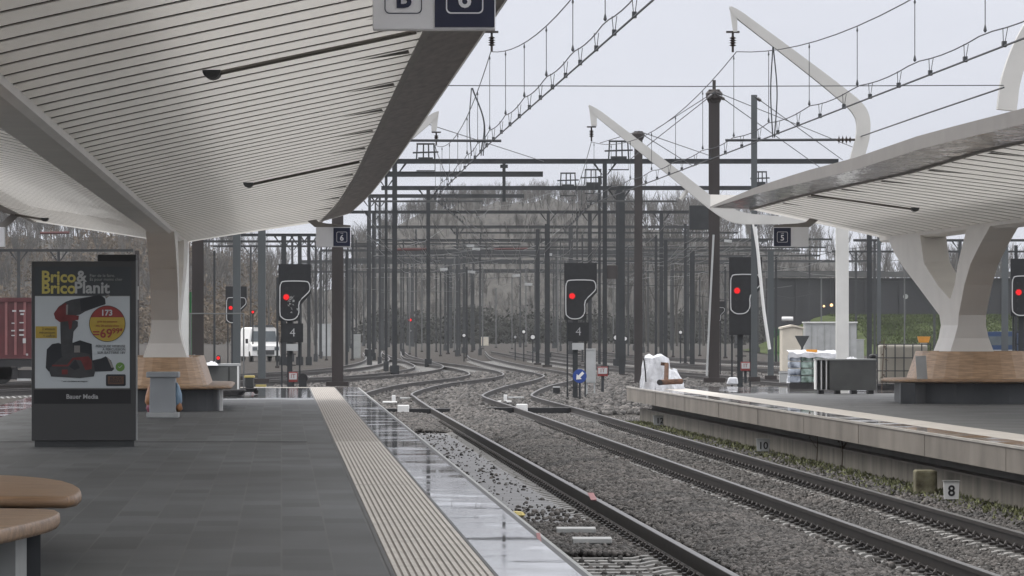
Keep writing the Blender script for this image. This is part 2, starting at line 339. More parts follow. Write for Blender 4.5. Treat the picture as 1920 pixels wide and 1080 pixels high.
def wet_slab(name, k, base, y0=None):
    m, n, l = node_mat(name); p = n['Principled BSDF']
    tc = n.new('ShaderNodeTexCoord'); sp = n.new('ShaderNodeSeparateXYZ'); l(tc.outputs['Object'], sp.inputs[0])
    ma = n.new('ShaderNodeMath'); ma.operation = 'MULTIPLY_ADD'; ma.inputs[1].default_value = -k; l(sp.outputs['Y'], ma.inputs[0]); l(sp.outputs['X'], ma.inputs[2])
    cb = n.new('ShaderNodeCombineXYZ'); l(sp.outputs['Y'], cb.inputs['X']); l(ma.outputs[0], cb.inputs['Y'])
    br = n.new('ShaderNodeTexBrick'); l(cb.outputs[0], br.inputs['Vector']); br.inputs['Scale'].default_value = 1.0
    br.inputs['Brick Width'].default_value = 2.0; br.inputs['Row Height'].default_value = 20; br.inputs['Mortar Size'].default_value = 0.03; br.offset = 0
    br.inputs['Color1'].default_value = (*base, 1); br.inputs['Color2'].default_value = tuple(c * 0.85 for c in base) + (1,); br.inputs['Mortar'].default_value = tuple(c * 0.45 for c in base) + (1,)
    mp = n.new('ShaderNodeMapping'); mp.inputs['Scale'].default_value = (0.6, 0.5, 1); l(tc.outputs['Object'], mp.inputs[0])
    no = n.new('ShaderNodeTexNoise'); no.inputs['Scale'].default_value = 1.6; no.inputs['Detail'].default_value = 5; l(mp.outputs[0], no.inputs['Vector'])
    cr = n.new('ShaderNodeValToRGB'); cr.color_ramp.elements[0].position = 0.42; cr.color_ramp.elements[0].color = (0.014, 0.014, 0.014, 1); cr.color_ramp.elements[1].position = 0.78; cr.color_ramp.elements[1].color = (0.20, 0.20, 0.20, 1)
    l(no.outputs['Fac'], cr.inputs[0]); l(cr.outputs[0], p.inputs['Roughness']); l(br.outputs['Color'], p.inputs['Base Color'])
    bp = n.new('ShaderNodeBump'); bp.inputs['Strength'].default_value = 0.03; bp.inputs['Distance'].default_value = 0.004
    nb = n.new('ShaderNodeTexNoise'); nb.inputs['Scale'].default_value = 3.5; l(tc.outputs['Object'], nb.inputs['Vector']); l(nb.outputs['Fac'], bp.inputs['Height']); l(bp.outputs[0], p.inputs['Normal'])
    return m
wet_slab('wet_edge', KL, (0.20, 0.19, 0.185)); wet_slab('wet_edge_pale', KR, (0.26, 0.235, 0.21))

# ------------------------------------------------------------------ ground and hills
b = MB(); b.face([(-900, -60, -0.78), (900, -60, -0.78), (900, 3000, -0.78), (-900, 3000, -0.78)]); structure(b.build('ground', M['ballast_bed']))
HX = [-600, -200, 0, 250, 400, 500, 620, 680, 740, 860, 1000, 1130, 1180, 1250, 1400, 1560, 1700, 2100, 2500]
HY = [440, 440, 444, 450, 490, 545, 540, 470, 405, 380, 372, 378, 405, 430, 445, 480, 530, 530, 520]
b = MB(); nx, ny = 140, 14; vs = []
for j in range(ny + 1):
    d = 690 + 16 * j
    for i in range(nx + 1):
        X = -600 + 3100 * i / nx
        top = (610 - lerp(X, HX, HY)) * 800 / F + 1.6
        u = min(1, j / 8)
        z = -0.85 + (top + 0.85) * (u * u * (3 - 2 * u)) + (0.5 * math.sin(i * 1.7 + j) + 0.4 * math.sin(i * 0.73 - j * 1.9)) * u
        vs.append(((X - 960) * 760 / F, d, z))
fs = [(j*(nx+1)+i, j*(nx+1)+i+1, (j+1)*(nx+1)+i+1, (j+1)*(nx+1)+i) for j in range(ny) for i in range(nx)]
b.add(vs, fs); structure(b.build('hill', M['hill'], smooth=True))

# bare trees
def tree_arrays(seed, h, spread=0.35, twig=0.022):
    r = random.Random(seed); segs = []
    def grow(p, d, ln, rad, lev):
        q = p + d * ln; segs.append((p, q, rad, rad * 0.62))
        if lev == 0: return
        n = (7, 5, 4, 3)[3 - lev] if lev <= 3 else 6
        for k in range(n):
            f = 0.35 + 0.65 * (k + r.random()) / n; s = p + (q - p) * f
            a = r.random() * 6.283; sp = spread * (0.6 + 0.9 * r.random())
            dv = Vector((math.cos(a) * sp, math.sin(a) * sp, 0)) + d * 0.75 + Vector((0, 0, 0.35))
            grow(s, dv.normalized(), ln * (0.42 + 0.3 * r.random()), max(twig, rad * 0.5), lev - 1)
    grow(Vector((0, 0, 0)), Vector((r.uniform(-.06, .06), r.uniform(-.06, .06), 1)).normalized(), h * 0.62, h * 0.014, 3)
    V = []; Fc = []
    for (p, q, r0, r1) in segs:
        t = (q - p).normalized(); a = t.cross(Vector((0.3, 1, 0.1))).normalized(); c = t.cross(a); o = len(V)
        for (pt, rr) in ((p, r0), (q, r1)):
            for k in range(3): V.append(pt + (a * math.cos(k*2.094) + c * math.sin(k*2.094)) * rr)
        for k in range(3): Fc.append((o + k, o + (k+1) % 3, o + 3 + (k+1) % 3, o + 3 + k))
    V = np.array([tuple(v) for v in V]); sc_ = h / V[:, 2].max(); return V * sc_, np.array(Fc)
protos = [tree_arrays(s, 10, 0.28 + 0.04 * s) for s in range(6)]
def wood(name, spots, m, label, cat='wood'):
    Vs = []; Fs = []; o = 0
    for (x, y, z, h) in spots:
        V, Fc = protos[rng.integers(6)]; a = rng.random() * 6.28; s = h / 10; ca, sa = math.cos(a), math.sin(a)
        W = np.stack([(V[:, 0]*ca - V[:, 1]*sa) * s + x, (V[:, 0]*sa + V[:, 1]*ca) * s + y, V[:, 2] * s + z], 1)
        Vs.append(W); Fs.append(Fc + o); o += len(W)
    ob = np_mesh(name, np.concatenate(Vs), np.concatenate(Fs), m, 'stuff'); tag(ob, label, cat); return ob
def hz(X, d):                                 # hill surface under photo column X at depth d
    top = (610 - lerp(X, HX, HY)) * 800 / F + 1.6; u = min(1, max(0, (d - 690) / 128)); return -0.85 + (top + 0.85) * (u*u*(3-2*u))
sp1 = []; sp2 = []
for k in range(2600):
    X = rng.uniform(-250, 2200) if k % 3 else rng.uniform(700, 1180); d = rng.uniform(692, 860)
    if 480 < X < 640 and rng.random() < 0.55: continue
    if 1560 < X and rng.random() < 0.4: continue
    (sp1 if rng.random() < 0.62 else sp2).append(((X - 960) * 760 / F, d, hz(X, d) - 0.3, rng.uniform(1.8, 4.4) if 700 < X < 1160 else rng.uniform(3.5, 9)))
wood('bare_wood', sp1, M['twig'], 'dense brown wood of bare winter trees covering the far hillside')
wood('pale_wood', sp2, M['twig_pale'], 'pale grey bare trees scattered through the brown wood on the far hill')
def one_tree(X, yb, d, h, label, m, spread=0.4, seed=3):
    p = px(X, yb, d); z0 = -0.8; V, Fc = tree_arrays(seed, h, spread, 0.03)
    t = thing('bare_tree', label, 'tree', (p.x, d, z0))
    k = np.ones(len(Fc), bool); k[:3] = False
    me = np_mesh('crown', V, Fc[k], m); me.parent = t
    tr = np_mesh('trunk', V[:6], Fc[:3], M['twig']); tr.parent = t
one_tree(1235, 640, 560, 20.5, 'tall bare tree with forked upright limbs seen between the two tall brown masts', M['twig'], 0.42, 11)
one_tree(1300, 640, 580, 19.5, 'pale wide-crowned bare tree just left of the tallest brown mast', M['twig_pale'], 0.5, 23)
one_tree(1180, 640, 600, 15, 'slim bare tree behind the lattice mast under the white canopy arm', M['twig'], 0.3, 31)
one_tree(1215, 640, 570, 18.5, 'bare tree with a narrow crown right behind the brown capped mast', M['twig_pale'], 0.36, 67)
one_tree(1270, 640, 575, 19.0, 'bare broad tree between two others, left of the tallest mast', M['twig'], 0.45, 71)
one_tree(1320, 640, 590, 17.5, 'grey bare tree partly hidden by the tallest brown mast', M['twig_pale'], 0.4, 73)
one_tree(590, 640, 600, 13.5, 'thin bare tree against the sky between left signal and brown platform-end mast', M['twig'], 0.33, 37)
one_tree(505, 640, 580, 13, 'bare leaning tree seen above the white van', M['twig_pale'], 0.45, 41)
one_tree(1385, 640, 620, 15, 'small bare tree peeking over the tip of the right canopy', M['twig'], 0.3, 43)
one_tree(1660, 640, 600, 11, 'thin bare tree against the sky right of the white canopy post', M['twig'], 0.45, 53)
one_tree(1790, 640, 600, 12, 'bare tree seen through the fork of the right canopy column', M['twig'], 0.45, 59)
# low scrub along the end of the yard
def clumps(name, spots, m, label, cat, leaf=0.35):
    V = []; 
    for (x, y, z, r, h, n) in spots:
        for k in range(n):
            a = rng.random()*6.28; rr = r*math.sqrt(rng.random()); hh = h * (1 - (rr/r)**2*0.6) * rng.random()**0.6
            c = np.array([x + rr*math.cos(a), y + rr*math.sin(a), z + hh]); q = rng.normal(size=(3, 3)) * leaf
            V.append(c + q)
    V = np.concatenate(V); Fc = np.arange(len(V)).reshape(-1, 3); o = np_mesh(name, V, Fc, m, 'stuff'); tag(o, label, cat); return o
sp = []
for k in range(130):
    X = rng.uniform(700, 1700); sp.append(((X - 960)*660/F, rng.uniform(640, 690), -0.8, 3.0, rng.uniform(2.2, 5.4), 420))
clumps('scrub', sp, M['bush'], 'dull green scrub along the far end of the railway yard', 'scrub', 0.19)
sp = []
for k in range(80):
    X = rng.uniform(-100, 500); sp.append(((X - 960)*640/F, rng.uniform(620, 690), -0.8, 3.0, rng.uniform(3, 8.5), 420))
for k in range(330):
    X = rng.uniform(-200, 470); d = rng.uniform(694, 800); sp.append(((X - 960)*740/F, d, hz(X, d) - 0.3, 3.0, rng.uniform(2, 4.5), 150))
mat('bush_ochre', (0.10, 0.072, 0.043), 0.9, var=0.4, scale=0.4, island=0.22)
clumps('ochre_scrub', sp, M['bush_ochre'], 'ochre brown winter scrub behind the red container on the left', 'scrub', 0.2)

# thin wet haze over the yard
hm = bpy.data.materials.new('haze_air'); hm.use_nodes = True; hn = hm.node_tree; hn.nodes.clear()
hv = hn.nodes.new('ShaderNodeVolumePrincipled'); hv.inputs['Color'].default_value = (0.93, 0.95, 0.98, 1); hv.inputs['Density'].default_value = 0.00013; hv.inputs['Anisotropy'].default_value = 0.2
ho = hn.nodes.new('ShaderNodeOutputMaterial'); hn.links.new(hv.outputs[0], ho.inputs['Volume'])
b = MB(); b.box((0, 1450, 24), (2200, 3300, 52)); o = b.build('haze', hm); tag(o, 'thin pale wet haze filling the air over the railway yard', 'haze', kind='stuff')

# grass bank and retaining wall on the right
b = MB(); pts = []
for i in range(41):
    X = 1420 + i * 20
    for (d, z) in ((395, -0.79), (412, 0.4), (430, 1.5 + 0.06*math.sin(i*0.9)), (450, 2.35 + 0.05*math.sin(i*0.6+1)), (470, 2.5)): pts.append(((X - 960)*430/F, d, z if X > 1590 else -0.79 + (z + 0.79) * max(0.05, (X - 1440) / 150)))
b.add(pts, [(i*5+j, (i+1)*5+j, (i+1)*5+j+1, i*5+j+1) for i in range(40) for j in range(4)])
structure(b.build('grass_bank', M['grass'], smooth=True))
w0, w1 = px(1436, 600, 472).x, px(2300, 600, 472).x
V = []
for k in range(20000):
    X = rng.uniform(1600, 2000); u = rng.random(); d = 400 + 68*u; z = np.interp(d, [395, 412, 430, 450, 470], [-0.79, 0.4, 1.5, 2.35, 2.5]); a = rng.random()*3.14; c0 = np.array([(X-960)*430/F, d, z-0.05]); q = np.array([math.cos(a), math.sin(a), 0])*rng.uniform(.06, .16)
    V.append(np.array([c0-q, c0+q, c0+np.array([rng.normal()*.08, 0, rng.uniform(.10, .3)])]))
V = np.concatenate(V); o = np_mesh('long_grass', V, np.arange(len(V)).reshape(-1, 3), mat('grass_blade', (0.060, 0.077, 0.030), 0.95, spec=0.05, var=0.4, scale=0.35, island=0.35), 'stuff'); tag(o, 'rough green grass on the bank below the viaduct', 'grass')
rw = thing('viaduct', 'dark blue-grey concrete road viaduct wall above the green bank on the right', 'viaduct', (w0, 472, 0), world=True)
b = MB(); b.box(((w0+w1)/2, 473, 2.6), (w1-w0, 1.2, 6.8)); b.build('wall', M['viaduct'], rw)
b = MB(); b.box(((w0+w1)/2, 472.6, 6.35), (w1-w0, 1.5, 0.5)); b.build('parapet', M['viaduct_top'], rw)
for k in range(14):
    b = MB(); b.box((w0 + 3 + 3.2*k, 472.3, 2.6), (0.35, 0.3, 6.6)); b.build('buttress', M['viaduct'], rw)

# ------------------------------------------------------------------ platforms
ZR = 0.1
LE = 1.89                                     # left platform edge (t)
def strip(f, t0, t1, d0, d1, z, n=1): return [f(t0, d0, z), f(t1, d0, z), f(t1, d1, z), f(t0, d1, z)]
PE = 131.5                                     # platform end
b = MB(); b.prism([TL(-5.6, 8, -0.004), TL(LE - 0.02, 8, -0.004), TL(LE - 0.02, PE, -0.004), TL(-5.6, PE, -0.004)], (0, 0, -0.9)); structure(b.build('platform_base', M['concrete_old']))
b = MB(); b.face(strip(TL, -4.9, 0.73, 8, PE - 1.0, 0)); structure(b.build('platform_paving', M['paving']))
b = MB(); b.prism(strip(TL, 1.36, LE + 0.03, 8, PE, 0.0), (0, 0, -0.16)); structure(b.build('platform_edge', M['wet_edge']))
b = MB(); b.prism(strip(TL, -5.63, -4.9, 8, PE, 0.0), (0, 0, -0.16)); structure(b.build('platform_edge', M['wet_edge']))
b = MB(); b.prism(strip(TL, -4.9, 1.36, PE - 1.0, PE, 0.0), (0, 0, -0.16)); structure(b.build('platform_end_edge', M['wet_edge']))
b = MB(); b.box(((TL(-1.8, 69.4, 0)).x - 0.5, 69.4, 0.004), (5.3, 0.05, 0.006)); structure(b.build('expansion_joint', M['dark_grey']))
# tactile strip: ribs near, studs far, turning the corner at the platform end
b = MB(); b.m(0); b.prism(strip(TL, 0.73, 1.36, 8, PE - 1.0, 0.004), (0, 0, -0.1))
b.m(1)
NR = 14; wd = 0.63 / NR
for k in range(NR):
    t0 = 0.735 + k * wd; edges = [8, 50.5, 50.6, 69.0]
    for (d0, d1) in ((8, 50.5), (50.62, 69.0)): b.prism(strip(TL, t0, t0 + wd * 0.62, d0, d1, 0.010), (0, 0, -0.0055))
d = 69.3
while d < PE - 1.1:
    for k in range(NR): b.add(strip(TL, 0.735 + k*wd, 0.735 + k*wd + wd*0.62, d, d + 0.13, 0.009), [(0, 1, 2, 3)])
    d += 0.2
b.face(strip(TL, 0.73, 1.36, 69.02, 69.28, 0.009)); b.face(strip(TL, 0.73, 1.36, 50.52, 50.6, 0.0085))
structure(b.build('tactile_strip', [M['tactile_base'], M['tactile']]))
b = MB(); b.prism([TL(-4.6, PE-1.62, 0.006), TL(1.36, PE-1.62, 0.006), TL(1.36, PE-1.0, 0.006), TL(-4.6, PE-1.0, 0.006)], (0, 0, -0.05)); structure(b.build('tactile_end_strip', M['tactile']))
b = MB(); b.face(strip(TL, 0.700, 0.728, 8, PE-1.6, 0.005)); b.face(strip(TL, 1.362, 1.384, 8, PE-1, 0.005)); structure(b.build('strip_border', M['dark_grey']))

b = MB(); b.prism(strip(TL, LE + 0.03, LE + 0.085, 8, PE, -0.008), (0, 0, -0.10)); structure(b.build('edge_gap_strip', M['black']))  # black strip standing in for the dark gap under the platform edge
b = MB(); b.prism(strip(TL, LE + 0.085, LE + 0.12, 8, PE, -0.014), (0, 0, -0.10)); structure(b.build('rail_hint_strip', M['cabinet_grey']))  # pale strip added in place of the hidden near rail head

# right platform
RE = 9.75; PR = 123.5; WL = 10.06
b = MB(); b.prism([TR(RE, 20, ZR), TR(RE, PR, ZR), TR(RE+9.5, PR, ZR), TR(RE+9.5, 20, ZR)][::-1], (0, 0, -0.33)); structure(b.build('platform_slab', [M['concrete']]))
b = MB(); b.face([TR(RE+0.02, 20, ZR+.004), TR(RE+0.5, 20, ZR+.004), TR(RE+0.5, PR-.02, ZR+.004), TR(RE+0.02, PR-.02, ZR+.004)]); structure(b.build('platform_edge', M['wet_edge_pale']))
b = MB(); b.face([TR(RE+0.5, 20, ZR+.005), TR(RE+1.15, 20, ZR+.005), TR(RE+1.15, PR-.02, ZR+.005), TR(RE+0.5, PR-.02, ZR+.005)]); structure(b.build('tactile_strip', M['tactile']))
b = MB(); b.face([TR(RE+1.15, 20, ZR+.004), TR(RE+9.4, 20, ZR+.004), TR(RE+9.4, 111.5, ZR+.004), TR(RE+1.15, 111.5, ZR+.004)]); structure(b.build('platform_paving', M['asphalt_paving']))
b = MB(); b.face([TR(RE+1.15, 111.5, ZR+.004), TR(RE+9.4, 111.5, ZR+.004), TR(RE+9.4, PR-.02, ZR+.004), TR(RE+1.15, PR-.02, ZR+.004)]); structure(b.build('platform_wet_paving', M['wet_edge']))
b = MB(); b.prism([TR(RE-0.015, 20, ZR-.02), TR(RE+0.04, 20, ZR-.02), TR(RE+0.04, PR, ZR-.02), TR(RE-0.015, PR, ZR-.02)], (0, 0, 0.03)); structure(b.build('platform_nosing', M['pale_line']))
b = MB(); b.prism([TR(WL, 20, -0.43), TR(WL+0.3, 20, -0.43), TR(WL+0.3, PR-.1, -0.43), TR(WL, PR-.1, -0.43)], (0, 0, -0.6)); structure(b.build('platform_foundation', M['concrete_old']))
b = MB(); b.prism([TR(WL-0.012, 20, -0.415), TR(WL+0.1, 20, -0.415), TR(WL+0.1, PR-.1, -0.415), TR(WL-0.012, PR-.1, -0.415)], (0, 0, -0.02)); structure(b.build('foundation_ledge', M['concrete']))
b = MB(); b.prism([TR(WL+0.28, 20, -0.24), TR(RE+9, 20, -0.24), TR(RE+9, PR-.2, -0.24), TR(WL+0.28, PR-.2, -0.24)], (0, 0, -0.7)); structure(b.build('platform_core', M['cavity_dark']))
# joints in the fascia and small stains are modelled as thin grooves
b = MB()
for k in range(9):
    d = 56 + 7.4 * k; p = TR(RE - 0.004, d, ZR - 0.18); b.box(p, (0.006, 0.035, 0.30))
structure(b.build('fascia_joints', M['concrete']))

# ------------------------------------------------------------------ tracks
ZH, ZF = -0.55, -0.72
RP = [(-0.036, 0), (-0.036, -0.035), (-0.009, -0.05), (-0.009, -0.145), (-0.07, -0.158), (-0.07, -0.172), (0.07, -0.172), (0.07, -0.158), (0.009, -0.145), (0.009, -0.05), (0.036, -0.035), (0.036, 0)]
def offset(path, o):
    out = []
    for i, p in enumerate(path):
        t = path[min(i+1, len(path)-1)] - path[max(i-1, 0)]; a = Vector((t.y, -t.x, 0)).normalized(); out.append(p + a * o)
    return out
def resample(path, step):
    out = [path[0].copy()]; acc = 0
    for a, c in zip(path, path[1:]):
        ln = (c - a).length; pos = step - acc
        while pos <= ln: out.append(a + (c - a) * (pos / ln)); pos += step
        acc = (acc + ln) % step if ln else acc
    return out
def track(path, label, near=False, shown=0, clipmax=130, head='rail_dull'):
    tr = bpy.data.objects.new('railway_track', None); C.objects.link(tr); tr['_w'] = 1; tr['kind'] = 'structure'; tr['label'] = label
    for s in (-0.755, 0.755):
        rp = [p + Vector((0, 0, ZH)) for p in offset(path, s)]
        r = MB().sweep(rp, RP).build('rail', M['rail_steel'], tr)
        hp = [p + Vector((0, 0, 0.004)) for p in rp]
        h = MB().sweep(hp, [(-0.033, 0.0), (-0.033, -0.003), (0.033, -0.003), (0.033, 0.0)]).build('rail_head', M[head], r)
    sl = resample(path, 0.6); rest = MB(); clips = MB(); proto = None; cnt = 0
    for i, p in enumerate(sl[:-1]):
        t = (sl[i+1] - p).normalized(); a = Vector((t.y, -t.x, 0)); rot = Matrix((a, t, Vector((0, 0, 1)))).transposed()
        if p.y < 36: continue
        if p.y > 330: break
        prof = [(-1.27, -0.17), (-0.98, -0.0), (-0.52, 0.0), (-0.40, -0.025), (0.40, -0.025), (0.52, 0.0), (0.98, 0.0), (1.27, -0.17)]
        base = p + Vector((0, 0, ZF - 0.003))
        top = [base + a*u + t*0.11*sg + Vector((0, 0, v)) for sg in (-1, 1) for (u, v) in prof]
        bot = [base + a*u*1.01 + t*0.15*sg + Vector((0, 0, -0.2)) for sg in (-1, 1) for (u, v) in prof]
        allv = top + bot; k = len(prof); ff = []
        for q in range(k-1):
            ff += [(q, q+1, k+q+1, k+q), (2*k+q, q, q+1, 2*k+q+1)[::-1], (k+q, k+q+1, 3*k+q+1, 3*k+q)[::-1]]
        ff += [(0, 2*k, 3*k, k), (k-1, 2*k-1, 4*k-1, 3*k-1)]
        if near and cnt < shown:
            MB().add(allv, ff).build('sleeper', M['sleeper_concrete'], tr); cnt += 1
        else: rest.add(allv, ff)
        if near and p.y < clipmax:
            for s in (-0.755, 0.755):
                for e in (-0.125, 0.125):
                    c = base + a*(s+e); sg = 1 if e > 0 else -1
                    clips.box(c + Vector((0, 0, 0.012)), (0.10, 0.16, 0.03), rot)
                    clips.tube([c + a*(-0.05*sg) + t*(-0.05) + Vector((0,0,0.03)), c + a*(0.03*sg) + t*(-0.06) + Vector((0,0,0.075)), c + a*(0.05*sg) + Vector((0,0,0.055)), c + a*(0.03*sg) + t*0.06 + Vector((0,0,0.085)), c + a*(-0.05*sg) + t*0.05 + Vector((0,0,0.035))], 0.016, 5)
    if rest.n: o = rest.build('sleepers', M['sleeper_concrete'], tr); o['kind'] = 'stuff'
    if clips.n: o = clips.build('rail_clips', M['clip_steel'], tr); o['kind'] = 'stuff'
    return tr
def straight(t, d0, d1, step=4): return [TL(t, d0 + i*(d1-d0)/int((d1-d0)/step), 0) for i in range(int((d1-d0)/step)+1)]
T6, T5 = 3.14, 6.9
p6 = straight(T6, 20, 132) + spline([(-2.95, 134, 0), (-3.62, 151, 0), (-3.9, 163, 0), (-3.22, 186, 0), (-1.5, 210, 0), (-1.15, 227, 0), (-1.9, 249, 0), (-3.8, 280, 0), (-6.2, 310, 0), (-8, 340, 0), (-10, 420, 0)], 12)
p5 = straight(T5, 20, 132) + spline([(0.80, 134, 0), (-0.02, 151, 0), (-0.1, 160, 0), (0.55, 180, 0), (1.55, 198, 0), (2.1, 215, 0), (1.9, 227, 0), (0.85, 252, 0), (-0.3, 280, 0), (-1.3, 310, 0), (-2.2, 345, 0), (-3, 420, 0)], 12)
track(p6, 'left main track beside the paved platform, winding away in an S curve', True, 45, 120)
track(p5, 'right main track beside the concrete platform wall, winding away in an S curve', True, 45, 120)
track(spline([(-21, 150, 0), (-16, 172, 0), (-10.6, 192, 0), (-7.2, 208, 0), (-5.0, 232, 0), (-4.3, 262, 0), (-5.5, 300, 0), (-8, 360, 0), (-10, 430, 0)], 10), 'curved side track crossing behind the left platform end')
track(spline([(-26, 160, 0), (-19, 190, 0), (-13, 215, 0), (-9.5, 240, 0), (-8.2, 270, 0), (-8.5, 320, 0), (-11, 400, 0)], 10), 'curved outer track passing below the white van')
track(spline([(-34, 180, 0), (-15, 186, 0), (-8, 214, 0)], 10), 'far left siding under the red container wagon')
track(spline([(14, 150, 0), (12, 175, 0), (9.5, 205, 0), (6.5, 240, 0), (4, 280, 0), (2, 330, 0), (-1, 420, 0)], 10), 'track behind the right platform end bending towards the yard centre')
track(spline([(24, 170, 0), (18, 210, 0), (12, 250, 0), (7.5, 300, 0), (4, 360, 0), (2, 430, 0)], 10), 'outer right track sweeping in from behind the crates')
track(spline([(30, 235, 0), (20, 270, 0), (13, 310, 0), (8, 370, 0), (6, 450, 0)], 10), 'farthest right siding below the white sheds')

# ballast stones
ico_v = np.array([(-1, 1.618, 0), (1, 1.618, 0), (-1, -1.618, 0), (1, -1.618, 0), (0, -1, 1.618), (0, 1, 1.618), (0, -1, -1.618), (0, 1, -1.618), (1.618, 0, -1), (1.618, 0, 1), (-1.618, 0, -1), (-1.618, 0, 1)]) / 1.9
ico_f = np.array([(0,11,5),(0,5,1),(0,1,7),(0,7,10),(0,10,11),(1,5,9),(5,11,4),(11,10,2),(10,7,6),(7,1,8),(3,9,4),(3,4,2),(3,2,6),(3,6,8),(3,8,9),(4,9,5),(2,4,11),(6,2,10),(8,6,7),(9,8,1)])
def stones(name, P, S, m, label):
    n = len(P); V = np.repeat(ico_v[None], n, 0) * (0.72 + 0.56 * rng.random((n, 12, 1)))
    V *= (0.65 + 0.7 * rng.random((n, 1, 3))); q = rng.normal(size=(n, 4)); q /= np.linalg.norm(q, axis=1)[:, None]
    w_, x, y, z = q.T
    Rm = np.stack([1-2*(y*y+z*z), 2*(x*y-z*w_), 2*(x*z+y*w_), 2*(x*y+z*w_), 1-2*(x*x+z*z), 2*(y*z-x*w_), 2*(x*z-y*w_), 2*(y*z+x*w_), 1-2*(x*x+y*y)], 1).reshape(n, 3, 3)
    V = np.einsum('nij,nkj->nki', Rm, V) * (S / 2)[:, None, None] + P[:, None, :]
    Fc = (ico_f[None] + (np.arange(n) * 12)[:, None, None]).reshape(-1, 3)
    o = np_mesh(name, V.reshape(-1, 3), Fc, m, 'stuff'); tag(o, label, 'ballast'); return o
def field(t0, t1, d0, d1, dens, s0, s1, z, heap=0.0):
    n = int((t1-t0) * (d1-d0) * dens); dd = d0 + (d1-d0) * rng.random(n); tt = t0 + (t1-t0) * rng.random(n)
    u = (tt - t0) / (t1 - t0); hh = heap * np.sin(np.pi * u)
    S = s0 + (s1 - s0) * rng.random(n); return np.stack([tt + KL*dd, dd, z + hh + 0.2*S*(rng.random(n)-0.3)], 1), S
parts = []
# mid bed between the tracks
parts += [field(4.28, 5.75, 36, 62, 620, 0.035, 0.075, -0.73, 0.12), field(4.28, 5.8, 62, 100, 380, 0.04, 0.085, -0.73, 0.11), field(4.2, 5.9, 100, 136, 120, 0.07, 0.13, -0.73, 0.10), field(3.98, 6.05, 36, 136, 22, 0.04, 0.09, -0.735)]
# between the rails of the right track
parts += [field(6.26, 7.54, 36, 62, 330, 0.03, 0.06, -0.755), field(6.26, 7.54, 62, 136, 180, 0.04, 0.075, -0.75)]
# verge by the wall
parts += [field(7.8, 10.2, 36, 66, 300, 0.04, 0.08, -0.76), field(7.8, 9.9, 66, 130, 150, 0.05, 0.09, -0.76)]
# between the rails of the left track: bare in parts
parts += [field(1.9, 3.78, 38, 51, 26, 0.04, 0.08, -0.76), field(1.9, 3.78, 51.3, 59, 560, 0.035, 0.075, -0.745, 0.03), field(1.9, 3.78, 59, 64, 40, 0.03, 0.07, -0.735), field(1.9, 3.78, 64, 110, 7.0, 0.02, 0.065, -0.742), field(1.9, 3.78, 64, 110, 8, 0.012, 0.03, -0.743), field(1.9, 3.78, 110, 137, 150, 0.06, 0.11, -0.735, 0.03)]
P = np.concatenate([a for a, s in parts]); S = np.concatenate([s for a, s in parts])
stones('ballast', P, S, M['stone'], 'brown and grey crushed stone ballast around the two main tracks')
# farther ballast among the curves
def farfield(n, x0, x1, d0, d1):
    dd = d0 + (d1-d0)*rng.random(n); xx = x0 + (x1-x0)*rng.random(n); return np.stack([xx, dd, np.full(n, -0.76)], 1), 0.10 + 0.12*rng.random(n)
P, S = farfield(26000, -9, 12, 134, 250); stones('far_ballast', P, S, M['stone'], 'crushed stone ballast between the curving rails of the yard')
# pale dusty fill between rails of the left track
b = MB(); b.face([TL(2.0, 59, -0.744), TL(3.8, 59, -0.744), TL(3.8, 112, -0.744), TL(2.0, 112, -0.744)]); b.face([TL(3.97, 62, -0.728), TL(4.45, 62, -0.728), TL(4.45, 134, -0.728), TL(3.97, 134, -0.728)]); b.face([TL(5.6, 70, -0.732), TL(6.05, 70, -0.732), TL(6.05, 134, -0.732), TL(5.6, 134, -0.732)]); o = b.build('dusty_fill', M['sleeper_concrete']); structure(o)
mat('track_fill', (0.082, 0.081, 0.083), 0.5, var=0.5, scale=2.5, detail=9, bump=0.6, bscale=9)
o.data.materials.clear(); o.data.materials.append(M['track_fill'])

# weeds along the wall
V = []
for k in range(8000):
    d = rng.uniform(58, 122); den = 0.5 + 0.5*math.sin(d*0.9) * math.sin(d*0.37+1)
    if rng.random() > 0.35 + 0.65*den: continue
    t = WL - 0.03 - abs(rng.normal()) * 0.3; p = np.array(TR(t, d, -0.76)); h = rng.uniform(0.03, 0.10); a = rng.random()*6.28
    q = np.array([math.cos(a), math.sin(a), 0])*0.035
    V.append(np.array([p - q, p + q, p + np.array([rng.normal()*0.05, rng.normal()*0.05, h])]))
V = np.concatenate(V); o = np_mesh('weeds', V, np.arange(len(V)).reshape(-1, 3), M['weed'], 'stuff'); tag(o, 'yellow-green weeds growing at the foot of the concrete platform wall', 'weeds')
def stem_plant(X, yb, h, label):
    p = TR(WL - 0.08, F * (WL - 0.08) / (X - 960 - KR * F), -0.76); b = MB(); r = random.Random(X)
    b.tube([p, p + Vector((0.02, 0, h*0.5)), p + Vector((0.0, 0, h))], [0.012, 0.009, 0.005], 5)
    for k in range(9):
        f = 0.35 + 0.6*r.random(); q = p + Vector((0.01, 0, h*f)); e = q + Vector((r.uniform(-.13, .13), r.uniform(-.1, .1), 0.08 + 0.1*r.random())); b.tube([q, e], [0.006, 0.003], 4)
        b.add([e + Vector((-.02, 0, 0)), e + Vector((.02, 0.01, 0)), e + Vector((0, 0, 0.04))], [(0, 1, 2)])
    tag(b.build('dry_weed', M['dry_stem']), label, 'plant')
stem_plant(1531, 862, 0.74, 'taller dry brown weed stem rising in front of the platform wall')
stem_plant(1578, 878, 0.6, 'shorter dry weed stem by the wall, right of the taller one')
# broken mossy block
b = MB(); b.box((5.74, 70.4, -0.60), (0.30, 0.5, 0.38)); tag(b.build('mossy_block', M['concrete_moss'], bevel=0.03), 'moss-covered yellow concrete block against the platform wall left of number 8', 'block')
